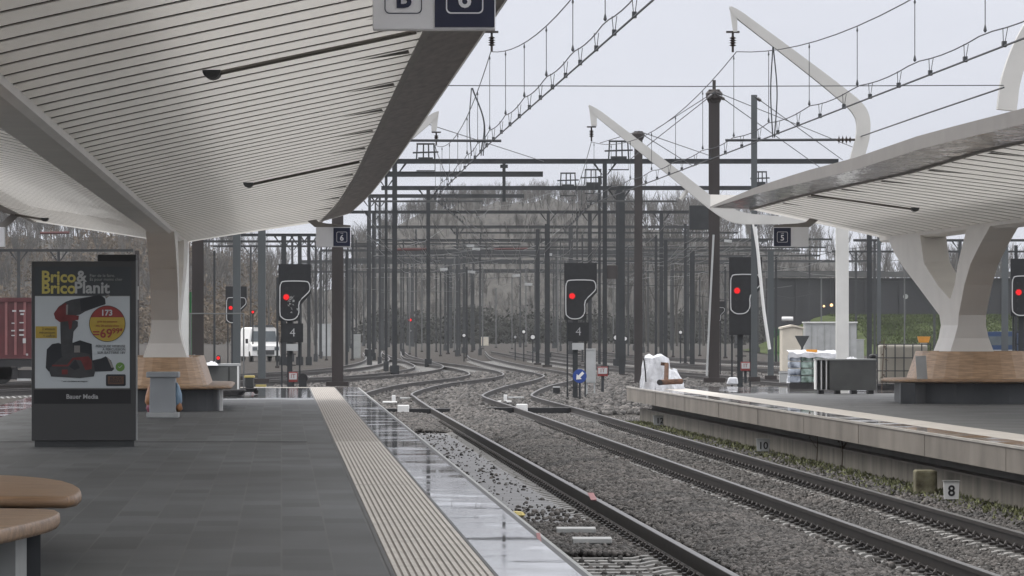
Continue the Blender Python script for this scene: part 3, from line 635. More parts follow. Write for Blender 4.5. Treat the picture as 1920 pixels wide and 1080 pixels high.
# distance plates on the wall
def plate(txt, X, y0, y1, wpx, label, tiltm='pale_grey'):
    yb = y1; d = dep(yb, -0.70); c = px(X, (y0+y1)/2, d); c = TR(WL - 0.1, d, c.z); c.x = min(px(X, 0, d).x, TR(WL - 0.07, d, 0).x)
    t = thing('distance_plate', label, 'marker', (c.x, c.y, c.z), R(6), 'distance plates along the wall')
    ww, hh = wpx*d/F, (y1-y0)*d/F
    MB().prism([(-ww/2, 0, hh/2), (ww/2, 0, hh/2), (ww/2*.92, 0, -hh/2), (-ww/2*.92, 0, -hh/2)][::-1], (0, 0.03, 0)).build('plate', M[tiltm], t); pl_ = C.objects[-1]
    MB().text(txt, hh*0.85, (0, -0.004, -hh*0.05), off=0.004).build('number', M['black'], pl_)
    MB().box((0, 0.05, -hh*0.6), (0.04, 0.04, hh*1.2)).build('post', M['dark_grey'], t)
    MB().box((0, 0.02, hh/2+0.008), (ww*1.06, 0.08, 0.014)).build('cap', M['cabinet_grey'], t)
plate('8', 1784, 903, 936, 30, 'white plate with black number 8 at the foot of the wall', 'white_paint')
plate('10', 1431, 824, 846, 25, 'grey plate numbered 10 half sunk in the weeds')
plate('12', 1245, 780, 797, 25, 'grey tilted plate numbered 12 near the platform end')

# hollow sleepers with a white box, and beacons
def hollow(X, y, hw, label):
    d = dep(y, -0.60); c = px(X, y, d); t = thing('point_sleeper', label, 'track device', (c.x, d, -0.68), 0, 'black hollow sleepers across the tracks')
    MB().box((0, 0, 0.01), (hw*2, 0.34, 0.20)).build('trough', M['black'], t, bevel=0.015)
    MB().box((-0.30, -0.05, 0.10), (0.30, 0.44, 0.20)).build('box', M['white_paint'], t, bevel=0.02)
hollow(778, 768, 0.92, 'black hollow sleeper with white box across the left main track')
hollow(1000, 766, 1.2, 'longer black hollow sleeper with white box across the right main track')
def beacon(X, y, n, label):
    d = dep(y, -0.66); t = thing('track_beacon', label, 'track device', (px(X, y, d).x, d, -0.72), 0, 'white beacon units between the rails')
    MB().box((0, 0, 0.06), (0.42, 0.5, 0.05)).build('plate', M['white_paint'], t, bevel=0.01)
    MB().box((0.35, 9, 0.05), (0.5, 0.5, 0.05)).build('rear_plate', M['pale_grey'], t, bevel=0.01)
    MB().box((0.02, 4, 0.10), (0.11, 0.3, 0.22)).build('post', M['white_paint'], t, bevel=0.01)
beacon(731, 754, 3, 'white beacon plates between the rails of the left track curve')
beacon(946, 753, 3, 'white beacon plates between the rails of the right track curve')
def bar(X, y, wp, label):
    d = dep(y, -0.66); c = px(X, y, d); tag(MB().box((c.x, d, -0.665), (wp*d/F, 0.45, 0.055)).build('cable_cover', M['pale_grey'], bevel=0.01), label, 'cover', 'grey covers between the left rails')
bar(1080, 993, 74, 'farther pale cover bar lying between the left rails')
bar(1110, 1012, 74, 'nearer pale cover bar lying between the left rails')
b = MB(); b.box(TL(T6+0.755, 63.5, ZH+0.006) , (0.075, 2.6, 0.006)); tag(b.build('red_rail_mark', M['red_paint']), 'red paint mark on the right rail of the left track', 'paint mark')
b = MB(); b.box(TL(LE+0.055, 38.3, -0.004), (0.03, 1.6, 0.006)); tag(b.build('red_edge_mark', M['red_paint']), 'small red mark on the left platform edge above the rail', 'paint mark')
c = gp(968, 969, -0.70); tag(MB().lathe([(0.05, 0), (0.07, 0.02), (0.05, 0.06), (0.01, 0.07)], c, 8, 1.6, 1.2).build('leaf_litter', M['yellow']), 'yellowish scrap lying beside the platform edge', 'scrap')

# ------------------------------------------------------------------ canopies
def canopy(T, ct, outL, outR, zs, zeL, zeR, d0, d1, label, z0, drop=0.17, bw=0.60):
    """ct: centre line t; outL/outR(d): distance of outer edges; zeL/zeR(d): height of the edge soffit."""
    cn = thing('platform_canopy', label, 'canopy', (T(ct, (d0+d1)/2, 0).x, (d0+d1)/2, 0), world=True)
    SL = 1.25; n = int((d1 - d0) / SL); K = 9
    sof = MB(); deck = MB(); edge = MB(); fas = MB(); cav = MB()
    def zz(d, s, sg): ze = (zeR if sg > 0 else zeL)(d) - drop; return zs + (ze - zs) * s ** 0.96
    def P(d, s, sg, dz=0):
        o = (outR if sg > 0 else outL)(d) - bw; u = 0.2 + (o - 0.2) * s
        return T(ct + sg * u, d, zz(d, s, sg) + dz)
    for sg in (-1, 1):
        vs = []; fs = []
        for k in range(n):
            da, db = d0 + k*SL, d0 + (k+1)*SL
            o = len(vs)
            for (d, dz) in ((da, 0.0), (da + 0.3, 0.001), (db - 0.3, 0.003), (db - 0.0, 0.0058)):
                for j in range(K+1): vs.append(P(d, j/K, sg, dz))
            for r in range(3):
                for j in range(K): fs.append((o + r*(K+1)+j, o + r*(K+1)+j+1, o + (r+1)*(K+1)+j+1, o + (r+1)*(K+1)+j))
        sof.add(vs, fs)
        ds = [d0 + (d1-d0)*i/24 for i in range(25)]
        o = 0; dv = []; df = []
        for i, d in enumerate(ds):
            for s in (-0.06, 0.35, 0.7, 1.02): dv.append(P(d, max(s, 0), sg, 0.22) if s >= 0 else T(ct, d, zs + 0.25))
        for i in range(24):
            for j in range(3): df.append((i*4+j, i*4+j+1, (i+1)*4+j+1, (i+1)*4+j))
        deck.m(0).add([v + Vector((0, 0, 0.09)) for v in dv], [f for q, f in enumerate(df) if q % 3]); deck.m(1).add([v + Vector((0, 0, 0.09)) for v in dv], [f for q, f in enumerate(df) if q % 3 == 0])
        for k in range(1, n):                     # added dark strip above each joint blocks roof light, keeps its line dark
            d = d0 + k*SL; vs_ = []
            for dd, dz in ((d - 0.01, 0.013), (d + 0.12, 0.022), (d + 0.12, 0.004)):
                for j in range(K+1): vs_.append(P(dd, j/K, sg, dz))
            cav.add(vs_, [(r*(K+1)+j, r*(K+1)+j+1, (r+1)*(K+1)+j+1, (r+1)*(K+1)+j) for r in range(2) for j in range(K)])
        ev = []; ef = []; fv = []; ff = []
        for i, d in enumerate(ds):
            out = (outR if sg > 0 else outL)(d); ze = (zeR if sg > 0 else zeL)(d); fh = 0.19 * min(1, (d1 + 6 - d) / 30)
            for (u, z) in ((out - bw, ze - drop), (out, ze + 0.01)): ev.append(T(ct + sg*u, d, z))
            for (u, z) in ((out + 0.012, ze + 0.0), (out + 0.012, ze + fh), (out - bw, ze + fh + 0.05)): fv.append(T(ct + sg*u, d, z))
        for i in range(24):
            ef.append((i*2, i*2+1, i*2+3, i*2+2))
            for j in range(2): ff.append((i*3+j, i*3+j+1, (i+1)*3+j+1, (i+1)*3+j))
        edge.add(ev, ef); fas.add(fv, ff)
        # closing board at the far end and inner lip along the edge
        ends = [P(d1, j/K, sg) for j in range(K+1)] + [T(ct + sg*(outR if sg > 0 else outL)(d1), d1, (zeR if sg > 0 else zeL)(d1))]
        up = [p + Vector((0, 0, 0.30)) for p in ends]; m_ = len(ends)
        sof.add(ends + up, [(j, j+1, m_+j+1, m_+j) for j in range(m_-1)])
        lip = MB(); lip.sweep([T(ct + sg*((outR if sg > 0 else outL)(d) - bw - 0.02), d, (zeR if sg > 0 else zeL)(d) - drop - 0.012) for d in ds], [(-0.03, -0.012), (0.03, -0.012), (0.03, 0.1), (-0.03, 0.1)])
        lip.build('gutter_lip', M['fascia_grey'], cn)
        for k in range(int((d1-d0)/6.2)):
            d = d0 + 3 + 6.2*k; q = P(d, 0.97, sg, -0.016); e = P(d, 0.82, sg, -0.002)
            sof.m(1).add([q + Vector((0, -0.30, 0)), q + Vector((0, 0.30, 0)), e], [(0, 1, 2)]).m(0)
    sof.build('soffit', [M['soffit_panel'], M['cavity_dark']], cn); cav.build('joint_shade', M['cavity_dark'], cn); deck.build('roof', [M['roof_translucent'], M['roof_half']], cn)
    edge.build('edge_beam', M['edge_steel' if z0 else 'edge_weathered'], cn, smooth=True); fas.build('fascia', M['fascia_grey'], cn, smooth=False)
    sp_ = MB(); ds = [d0 + (d1 - d0)*i/16 for i in range(17)]
    sp_.sweep([T(ct, d, zs) for d in ds], [(-0.23, -0.06), (-0.17, -0.10), (0.17, -0.10), (0.23, -0.06), (0.235, 0.22), (-0.235, 0.22)]); sp_.build('spine_beam', M['steel_white'], cn)
    return cn
def column(cn, T, ct, dc, z0, zs):
    Y = [(1.5, 1.7), (4.5, 2.31), (6.6, 2.73), (8.2, 3.1), (9.3, 3.45), (4.3, 3.45), (3.9, 3.0), (3.75, 2.85), (3.2, 2.70), (1.6, 2.31), (0.0, 2.03), (-0.6, 2.31), (-1.0, 2.73), (-1.6, 3.1), (-2.2, 3.45), (-5.2, 3.45), (-3.9, 3.1), (-2.7, 2.73), (-1.9, 2.31), (-1.15, 1.7)]
    b = MB(); kz = (zs - 0.02 - 1.7) / (3.45 - 1.7)
    pts = [(u, 1.7 + (z - 1.7)*kz) for u, z in Y]
    from mathutils.geometry import tessellate_polygon
    tri = tessellate_polygon([[Vector((u, z, 0)) for u, z in pts]]); n = len(pts)
    ht = 0.265
    A = [T(ct - ht, dc + u, z + z0) for u, z in pts]; B = [T(ct + ht, dc + u, z + z0) for u, z in pts]
    b.add(A + B, [tuple(t) for t in tri] + [tuple(n + i for i in t[::-1]) for t in tri] + [(i, (i+1) % n, (i+1) % n + n, i + n) for i in range(n)])
    secs = [(1.70, 1.5, -1.15, 0.265), (1.5, 1.25, -1.1, 0.27), (1.25, 1.15, -1.05, 0.33), (1.0, 1.2, -1.1, 0.42), (0.3, 1.4, -1.3, 0.5), (0.0, 1.4, -1.3, 0.52)]
    vs = []
    for (z, u1, u0, h) in secs: vs += [T(ct - h, dc + u0, z + z0), T(ct + h, dc + u0, z + z0), T(ct + h, dc + u1, z + z0), T(ct - h, dc + u1, z + z0)]
    fs = [(i*4+j, i*4+(j+1) % 4, (i+1)*4+(j+1) % 4, (i+1)*4+j) for i in range(len(secs)-1) for j in range(4)]
    b.add(vs, fs)
    b.build('column', M['steel_white'], cn)
CL = -2.25; CR = 14.4
oL = lambda d: lerp(d, [0, 85, 100, 110], [4.08, 4.12, 4.0, 3.72])
zL = lambda d: lerp(d, [0, 85, 100, 110], [4.28, 4.28, 4.18, 4.02])
cl = canopy(TL, CL, oL, oL, 3.40, zL, zL, 18, 110, 'white ribbed gull-wing canopy on the left, sheltering the tiled platform', 0)
column(cl, TL, CL, 99, 0, 3.36)
oR1 = lambda d: lerp(d, [0, 60, 78, 95, 110], [4.8, 4.8, 4.75, 4.45, 3.9])
zR1 = lambda d: lerp(d, [0, 60, 70, 78, 110], [4.00, 4.02, 4.05, 3.98, 4.14])
oR2 = lambda d: 4.3
cr_ = canopy(TR, CR, oR1, oR2, 3.50, zR1, zR1, 24, 110, 'white ribbed canopy on the right with a mirror-like steel edge', ZR, 0.02, 0.85)
column(cr_, TR, CR, 99, ZR, 3.46-ZR)

# canopy lamps: half-round luminaire at the end of a conduit run
def lamp(T, ct, sg, d, s0, s1, oo, ze, zs, label, drop=0.17):
    def P(s): u = 0.2 + (oo(d) - 0.60 - 0.2) * s; return T(ct + sg*u, d, zs + (ze(d) - drop - zs) * s**0.96 - 0.015)
    a, e = P(s0), P(s1); t = thing('canopy_lamp', label, 'lamp', a, world=True)
    MB().tube([P(s0 + (s1-s0)*i/12) + Vector((0, -0.02, -0.035)) for i in range(13)], 0.02, 8).build('conduit', M['conduit_grey'], t)
    b = MB(); prof = [(0.075*math.cos(th), 0.075*math.sin(th)) for th in [math.pi + math.pi*i/10 for i in range(11)]]
    b.prism([a + Vector((x, -0.12, z)) for x, z in prof][::-1], (0, 0.3, 0)); b.build('lamp_housing', M['dark_grey'], t)
lamp(TL, CL, 1, 42.0, 0.447, 0.96, oL, zL, 3.40, 'large half-round lamp at the end of the nearest conduit under the left canopy')
lamp(TL, CL, 1, 75.6, 0.47, 0.97, oL, zL, 3.40, 'smaller half-round lamp on the second conduit under the left canopy')
lamp(TL, CL, -1, 104.5, 0.79, 0.99, oL, zL, 3.40, 'half-round lamp under the far left wing, above the ad panel')
lamp(TR, CR, -1, 92.0, 0.46, 0.97, oR1, zR1, 3.50, 'half-round lamp on a conduit under the right canopy', 0.02)

# ------------------------------------------------------------------ hanging platform signs
def rrect(cx, cz, w_, h_, r, y, k=5):
    pts = []
    for (sx, sz, a0) in ((1, 1, 0), (-1, 1, 90), (-1, -1, 180), (1, -1, 270)):
        for i in range(k+1):
            a = R(a0 + 90*i/k); pts.append(Vector((cx + sx*(w_/2 - r) + r*math.cos(a), y, cz + sz*(h_/2 - r) + r*math.sin(a))))
    return pts
def ring(b, outer, inner, dy):
    n = len(outer); e = Vector((0, dy, 0))
    b.add(outer + inner + [p + e for p in outer] + [p + e for p in inner], [(i, (i+1) % n, n + (i+1) % n, n + i) for i in range(n)] + [(2*n+i, 2*n+(i+1) % n, (i+1) % n, i) for i in range(n)])
def sign(c, W, H, blue_right, num, letter, label, small=None, arm=-1):
    t = thing('platform_sign', label, 'sign', c)
    sb = MB().box((0, 0, H/2), (W, 0.14, H + 0.02)).build('sign_box', M['sign_white'], t, bevel=0.008)
    s = 1 if blue_right else -1
    f = MB(); f.box((s*W/4, -0.073, H/2), (W/2 - 0.01, 0.012, H - 0.01)); f.build('blue_face', M['sign_blue'], sb)
    fr = MB(); q = W * 0.305
    ring(fr, rrect(s*W/4, H*0.495, q, q, 0.03, -0.082), rrect(s*W/4, H*0.495, q*0.93, q*0.93, 0.026, -0.082), 0.003)
    fr.text(num, q*0.76, (s*W/4, -0.083, H*0.495 - q*0.10), off=0.003)
    if small: fr.text(small, q*0.17, (s*W/4, -0.083, H*0.495 + q*0.36))
    fr.build('numeral', M['sign_white'], sb)
    if letter:
        fr = MB(); ring(fr, rrect(-s*W/4, H*0.495, q, q, 0.03, -0.075), rrect(-s*W/4, H*0.495, q*0.95, q*0.95, 0.026, -0.075), 0.003)
        fr.text(letter, q*0.76, (-s*W/4, -0.076, H*0.495 - q*0.10), off=0.005); fr.build('letter', M['sign_blue'], sb)
    b = MB(); a = arm
    poly = [(-a*W/2, H+0.012), (-a*W/2, H+0.05), (a*W*0.2, H+0.09), (a*W*0.42, H+0.12), (a*W*0.6, H+0.24), (a*W*0.74, H+0.34), (a*W*1.02, H+0.36), (a*W*1.06, H+0.26), (a*W*0.86, H+0.22), (a*W*0.72, H+0.12), (a*W*0.54, H+0.012)]
    b.prism([(x, -0.05, z) for x, z in poly][::(1 if a < 0 else -1)], (0, 0.1, 0)); b.build('bracket', M['fascia_grey'], t)
    # pale upper rail above the faces
    return t
sd1 = 30.4; c = px(814, 54, sd1); sign((c.x, sd1, c.z), 0.735, 0.40, True, '6', 'B', 'near hanging sign with white B half and navy 6 half, at the top edge', 'voie')
sd2 = 108.0; c = px(625, 462, sd2); sign((c.x, sd2, c.z), 0.735, 0.40, True, '6', None, 'far hanging sign with blank white half and navy 6, left canopy end', 'voie')
c = px(1483, 462, sd2); sign((c.x, sd2, c.z), 0.745, 0.40, False, '5', None, 'hanging sign with navy 5 and blank white half at the right canopy end', 'voie', 1)
c = px(8, 462, sd2); sign((c.x - 0.35, sd2, c.z), 0.735, 0.40, False, '7', None, 'sign bracket hanging from the far left corner of the left canopy', None, 1)

# ------------------------------------------------------------------ advertising panel
def ad_panel():
    d = 66.7; c = px(157, 838, d); t = thing('advert_panel', 'tall grey advertising cabinet with a power drill poster on the left platform', 'ad panel', (c.x, d, 0), R(4.5))
    s = F / d
    def q(x, y, dy): return Vector(((x - 157)/s, dy, (838 - y)/s))
    def poly(b, pts, dy): b.face([q(x, y, dy) for x, y in pts][::-1] if area(pts) < 0 else [q(x, y, dy) for x, y in pts])
    def area(p): return sum(p[i-1][0]*p[i][1] - p[i][0]*p[i-1][1] for i in range(len(p)))
    W = 195 / s; H = 348 / s; D = 0.34
    MB().box((0, D/2, H/2 + 0.04), (W, D, H - 0.08)).build('cabinet', M['panel_grey'], t, bevel=0.008)
    MB().box((0.01, D/2, 0.045), (W*0.955, D*0.8, 0.09)).build('plinth', M['dark_grey'], t)
    b = MB(); b.face([q(65, 500, -0.004), q(246, 500, -0.004), q(246, 729, -0.004), q(65, 729, -0.004)][::-1]); pt_ = b.build('poster_top', M['poster_slate'], t)
    b = MB(); b.face([q(66, 556, -0.007), q(243, 556, -0.007), q(243, 727, -0.007), q(66, 727, -0.007)][::-1]); po = b.build('poster', M['poster_white'], t)
    b = MB()
    for (x0, y0, x1, y1) in ((66, 555, 243, 556.2), (66, 727, 243, 728.4)): b.face([q(x0, y0, -0.009), q(x1, y0, -0.009), q(x1, y1, -0.009), q(x0, y1, -0.009)][::-1])
    b.build('poster_edge', M['pale_grey'], t)
    b = MB(); b.face([q(64, 731, -0.005), q(245, 731, -0.005), q(245, 757, -0.005), q(64, 757, -0.005)][::-1]); nb_ = b.build('name_band', M['black'], t)
    MB().text('Bauer Media', 0.083, q(154, 744, -0.008), off=0.002).build('owner_name', M['pale_grey'], nb_)
    b = MB(); b.text('Brico', 0.21, q(110, 520, -0.010), off=0.006); b.text('Brico', 0.21, q(110, 541, -0.010), off=0.006); b.build('headline', M['poster_yellow'], pt_)
    b = MB(); b.text('&', 0.20, q(152.5, 519, -0.010), off=0.006); b.text('Planit', 0.21, q(172, 540.5, -0.010), off=0.006); b.build('headline_white', M['pale_grey'], pt_)
    b = MB(); b.text("Fier de le faire.", 0.055, q(168, 517, -0.010), 'LEFT'); b.text("Et pour moins cher", 0.055, q(168, 524, -0.010), 'LEFT'); b.build('slogan', M['cabinet_grey'], pt_)
    # drill picture, printed shapes
    b = MB(); Dp = -0.009
    b.m(1); poly(b, [(88, 655), (98, 645), (110, 643), (122, 648), (150, 638), (172, 645), (174, 690), (92, 697), (86, 690)], Dp)
    b.m(0); poly(b, [(101, 588), (110, 575), (123, 566), (134, 562), (170, 556), (188, 552), (197, 560), (198, 570), (160, 584), (150, 590), (140, 592), (120, 598), (106, 596)], Dp - .001)
    b.m(1); poly(b, [(150, 562), (186, 553), (197, 561), (197, 571), (152, 584)], Dp - .002)
    b.m(2); poly(b, [(101, 588), (110, 576), (123, 568), (126, 572), (124, 590), (148, 592), (147, 600), (128, 602), (112, 604), (104, 598)], Dp - .003)
    b.m(0); poly(b, [(113, 600), (135, 598), (146, 603), (146, 612), (138, 622), (136, 640), (138, 658), (150, 662), (116, 668), (114, 640)], Dp - .0015)
    b.m(2); poly(b, [(128, 602), (136, 602), (134, 616), (130, 618)], Dp - .0025)
    b.m(3); poly(b, [(124, 572), (128, 571), (127, 590), (124, 590)], Dp - .004)
    b.m(0); poly(b, [(94, 690), (108, 676), (122, 665), (150, 660), (168, 664), (176, 684), (178, 698), (176, 706), (150, 709), (96, 706), (93, 698)], Dp - .005)
    b.m(2); poly(b, [(98, 684), (126, 684), (136, 671), (166, 668), (172, 676), (172, 692), (160, 694), (152, 676), (138, 674), (128, 687), (98, 687)], Dp - .006)
    b.m(1); poly(b, [(130, 688), (142, 674), (150, 690), (140, 694)], Dp - .0065)
    b.m(2); poly(b, [(116, 693), (127, 693), (127, 702), (116, 702)], Dp - .0065)
    b.m(3); poly(b, [(139, 648), (150, 648), (150, 661), (139, 661)], Dp - .0065)
    b.m(1); poly(b, [(172, 676), (190, 672), (198, 668), (208, 676), (214, 692), (210, 696), (178, 697)], Dp - .003)
    b.m(3); poly(b, [(200, 669), (206, 674), (213, 689), (209, 690)], Dp - .004)
    b.m(3); poly(b, [(196, 556), (204, 552), (206, 554), (199, 560)], Dp - .002)
    b.build('drill_picture', [M['drill_grey'], M['drill_black'], M['drill_red'], M['drill_pale']], po)
    cx, cy, r = 201, 607, 33
    circ = [(cx + r*math.cos(a), cy + r*math.sin(a)) for a in [2*math.pi*i/40 for i in range(40)]]
    b = MB(); b.m(0); poly(b, [(cx + (r+1)*math.cos(2*math.pi*i/40), cy + (r+1)*math.sin(2*math.pi*i/40)) for i in range(40)], -0.016)
    b.m(1); poly(b, circ, -0.017)
    b.m(2); cut = -12; poly(b, [p for p in circ if p[1] <= cy + cut] if False else [(cx + r*math.cos(a), cy + r*math.sin(a)) for a in np.linspace(math.pi + math.asin(12/r), 2*math.pi - math.asin(12/r), 20)], -0.018)
    b.m(3); b.text('173', 0.105, q(cx - 1, 587, -0.020), off=0.003)
    b.m(4); b.text('=69', 0.165, q(cx - 9, 626, -0.020), off=0.003); b.text('99*', 0.10, q(cx + 19, 621, -0.020), off=0.002); b.text('prix en annonce', 0.04, q(cx, 603, -0.020)); b.text('dès 20 achats chez', 0.04, q(cx, 611, -0.020))
    b.build('price_disc', [M['drill_black'], M['poster_gold'], M['poster_red'], M['poster_white'], M['poster_red']], po)
    b = MB(); b.m(0); b.face([q(67, 612, -0.012), q(107, 612, -0.012), q(107, 634, -0.012), q(67, 634, -0.012)][::-1])
    b.m(1); b.text('2 vitesses', 0.045, q(104, 617, -0.014), 'RIGHT'); b.text('mécaniques', 0.045, q(104, 623.5, -0.014), 'RIGHT'); b.text('+ coffret', 0.045, q(104, 630, -0.014), 'RIGHT')
    b.build('yellow_tag', [M['poster_gold'], M['drill_black']], po)
    b = MB(); b.text('PERCEUSE VISSEUSE', 0.045, q(235, 649.5, -0.010), 'RIGHT'); b.text('À PERCUSSION', 0.045, q(235, 655.5, -0.010), 'RIGHT'); b.text('SUR BATTERIE 18V', 0.045, q(235, 661.5, -0.010), 'RIGHT'); b.text('* voir conditions en magasin', 0.03, q(140, 715, -0.010)); b.build('caption', M['drill_black'], po)
    b = MB(); b.m(0); b.face(rrect((225-157)/s, (838-688)/s, 17/s, 17/s, 8.4/s, -0.012)[::-1]); b.m(1); b.text('✓', 0.08, q(225, 688, -0.014)); b.build('green_seal', [M['green_mid'], M['poster_white']], po)
    b = MB(); b.m(0); b.face(rrect((217-157)/s, (838-713)/s, 37/s, 22/s, 0.02, -0.012)[::-1]); b.m(1); b.face(rrect((217-157)/s, (838-713)/s, 30/s, 15/s, 0.006, -0.014)[::-1]); b.m(2); b.text('BLACK', 0.05, q(217, 710, -0.016)); b.text('FRIDAY', 0.05, q(217, 716, -0.016)); b.build('badge', [M['drill_black'], M['poster_badge'], M['drill_black']], po)
    MB().box((W/2 + 0.012, D*0.45, H/2 + 0.05), (0.022, D*0.8, H*0.97)).build('side_rail', M['pale_grey'], t)
    MB().box((W/2 + 0.03, 0.1, H*0.83), (0.02, 0.03, 0.18)).build('handle', M['white_paint'], t)
ad_panel()
d = 84; c0, c1 = px(183, 478, d), px(255, 478, d)
t = thing('info_cabinet', 'dark cabinet mostly hidden behind the advertising panel', 'cabinet', ((c0.x+c1.x)/2, d, 0))
MB().box((0, 0.15, 1.40), (c1.x-c0.x, 0.3, c0.z - 0.02 - 0.0)).build('case', M['black'], t, bevel=0.01)
MB().box((0, 0.15, 0.06), ((c1.x-c0.x)*1.05, 0.4, 0.12)).build('foot', M['dark_grey'], t)

# litter bin
d = 87.9; c = px(306, 783, d); t = thing('litter_bin', 'grey litter bin with stuffed plastic bags hanging on both sides', 'bin', (c.x, d, 0))
MB().taper((0, 0, 0.09), (0.46, 0.40, 1), (0, 0, 0.70), (0.43, 0.38, 1)).build('body', M['bin_grey'], t, bevel=0.01)
MB().box((0, 0, 0.745), (0.56, 0.46, 0.10)).build('lid', M['bin_grey'], t, bevel=0.015)
MB().box((0, 0, 0.045), (0.55, 0.46, 0.09)).build('base', M['pale_grey'], t, bevel=0.01)
def bag(t, x, z, m, sx, sz, seed):
    b = MB(); r = random.Random(seed); b.lathe([(0.03, 0.16*sz), (0.07, 0.10*sz), (0.12, -0.02*sz), (0.13, -0.12*sz), (0.08, -0.2*sz), (0.02, -0.22*sz)], (x, 0, z), 10, sx, 0.9)
    b.v = [(a + r.uniform(-.015, .015), c_ + r.uniform(-.02, .02), e + r.uniform(-.015, .015)) for a, c_, e in b.v]; b.build('litter_bag', M[m], t, smooth=True)
bag(t, -0.22, 0.40, 'bag_orange', 0.75, 1.0, 1); bag(t, -0.22, 0.22, 'bag_pink', 0.6, 0.6, 2); bag(t, 0.23, 0.42, 'bag_blue', 0.75, 1.1, 3); bag(t, 0.27, 0.22, 'bag_orange', 0.5, 0.5, 4)

# ------------------------------------------------------------------ benches
def stadium(T, ct, dc, hl, hw, rise=None, k=14, rot=0):
    pts = []
    for (e, a0) in ((1, 0), (-1, 180)):
        for i in range(k+1):
            a = R(a0 + 180*i/k); pts.append((hw*math.cos(a), e*(hl-hw*1.0) + hw*math.sin(a)))
    return [T(ct + x, dc + y, 0) for x, y in pts]
def ringslab(b, out, inn, z0, z1):
    n = len(out); up = lambda L_, z: [p + Vector((0, 0, z)) for p in L_]
    vs = up(out, z0) + up(out, z1) + up(inn, z1) + up(inn, z0)
    b.add(vs, [(r*n + i, r*n + (i+1) % n, ((r+1) % 4)*n + (i+1) % n, ((r+1) % 4)*n + i) for r in range(4) for i in range(n)])
def bench(T, ct, dc, z0, hl, hw, label, zb=1.0):
    t = thing('ring_bench', label, 'bench', T(ct, dc, z0), world=True)
    up = Vector((0, 0, z0)); st = lambda h, w_: [p + up for p in stadium(T, ct, dc, h, w_)]
    b = MB(); n0 = st(hl-0.12, hw-0.03); n1 = st(hl, hw); n2 = st(hl-0.12, hw-0.05); inn = st(hl-0.9, hw-0.52)
    n = len(n0); vs = [p + Vector((0,0,0.40)) for p in n0] + [p + Vector((0,0,0.425)) for p in n1] + [p + Vector((0,0,0.45)) for p in n1] + [p + Vector((0,0,0.475)) for p in n2] + [p + Vector((0,0,0.475)) for p in inn] + [p + Vector((0,0,0.40)) for p in inn]
    b.add(vs, [(r*n+i, r*n+(i+1) % n, ((r+1) % 6)*n+(i+1) % n, ((r+1) % 6)*n+i) for r in range(6) for i in range(n)]); b.build('seat', M['wood_dark'], t)
    b = MB(); lo = st(hl-0.75, hw-0.45); hi = st(hl-1.0, hw-0.62); hi2 = st(hl-1.1, hw-0.68); lo2 = st(hl-1.1, hw-0.68)
    L4 = [[p + Vector((0,0,0.476)) for p in lo], [p + Vector((0,0,zb)) for p in hi], [p + Vector((0,0,zb)) for p in hi2], [p + Vector((0,0,0.476)) for p in lo2]]
    b.add(sum(L4, []), [(r*n+i, r*n+(i+1) % n, ((r+1) % 4)*n+(i+1) % n, ((r+1) % 4)*n+i) for r in range(4) for i in range(n)]); b.build('backrest', M['wood'], t)
    b = MB(); ringslab(b, st(hl-0.35, hw-0.24), st(hl-1.1, hw-0.7), 0.0, 0.40); b.build('plinth', M['bench_grey'], t)
    return t
b1 = bench(TL, CL, 98.5, 0, 4.6, 1.32, 'wooden ring bench with tall backrest around the left canopy column')
MB().box(TL(CL + 1.12, 95.0, 0.20), (0.06, 0.10, 0.40)).build('leg', M['white_paint'], b1)
b2 = bench(TR, CR + 0.13, 98.3, ZR, 2.4, 1.74, 'wooden ring bench with tall backrest around the right canopy column')
c = px(1729, 690, 96.6); MB().box((c.x, 96.75, c.z), (0.20, 0.03, 0.46), Matrix.Rotation(R(-4), 3, 'Y')).build('end_panel', M['pale_grey'], b2)
MB().box((px(1702,0,96.6).x, 96.7, ZR + 0.2), (0.28, 0.3, 0.4)).build('leg', M['bench_grey'], b2)
# near bench, two seat boards meeting at the rounded end
t = thing('near_bench', 'rounded end of a wooden bench with two overlapping seat boards at the lower left', 'bench', TL(-2.6, 34, 0), world=True)
def seatboard(pts, z, th, name, r=0.03):
    P = [Vector(p) for p in pts]; c = sum(P, Vector()) / len(P); n = len(P); rings = []
    for (sc_, dz) in ((0.97, -th), (1.0, -th*0.72), (1.0, -th*0.35), (0.99, -th*0.1), (0.965, 0)):
        rings += [c + (p - c)*sc_ + Vector((0, 0, z + dz)) for p in P]
    b = MB(); b.add(rings, [(r_*n+i, r_*n+(i+1) % n, (r_+1)*n+(i+1) % n, (r_+1)*n+i) for r_ in range(4) for i in range(n)] + [tuple(range(n-1, -1, -1)), tuple(range(4*n, 5*n))])
    b.build(name, M['wood_dark'], t, smooth=True)
g = lambda X, y: (lambda p: Vector((p.x, p.y, 0)))(gp(X, y, 0.47))
far = [g(-260, 928), g(-60, 929), g(60, 930), g(125, 930), g(146, 926), g(153, 920), g(150, 914), g(140, 908), g(118, 901), g(85, 896), g(40, 892), g(-20, 889), g(-120, 887), g(-260, 887)]
seatboard(far, 0.47, 0.085, 'seat_board')
near = [g(-300, 1045), g(-100, 1012), g(0, 991), g(60, 978), g(95, 969), g(110, 962), g(113, 958), g(105, 954), g(80, 952), g(20, 951), g(-80, 951), g(-300, 951)]
seatboard(near, 0.465, 0.085, 'seat_board')
b = MB(); b.prism([(px(-300,0,31).x, 31.0, 0), (px(76,0,31).x, 31.0, 0), (px(62,0,34.5).x, 34.5, 0), (px(-300,0,31).x, 34.5, 0)], (0, 0, 0.385)); b.build('plinth', M['bench_grey'], t)
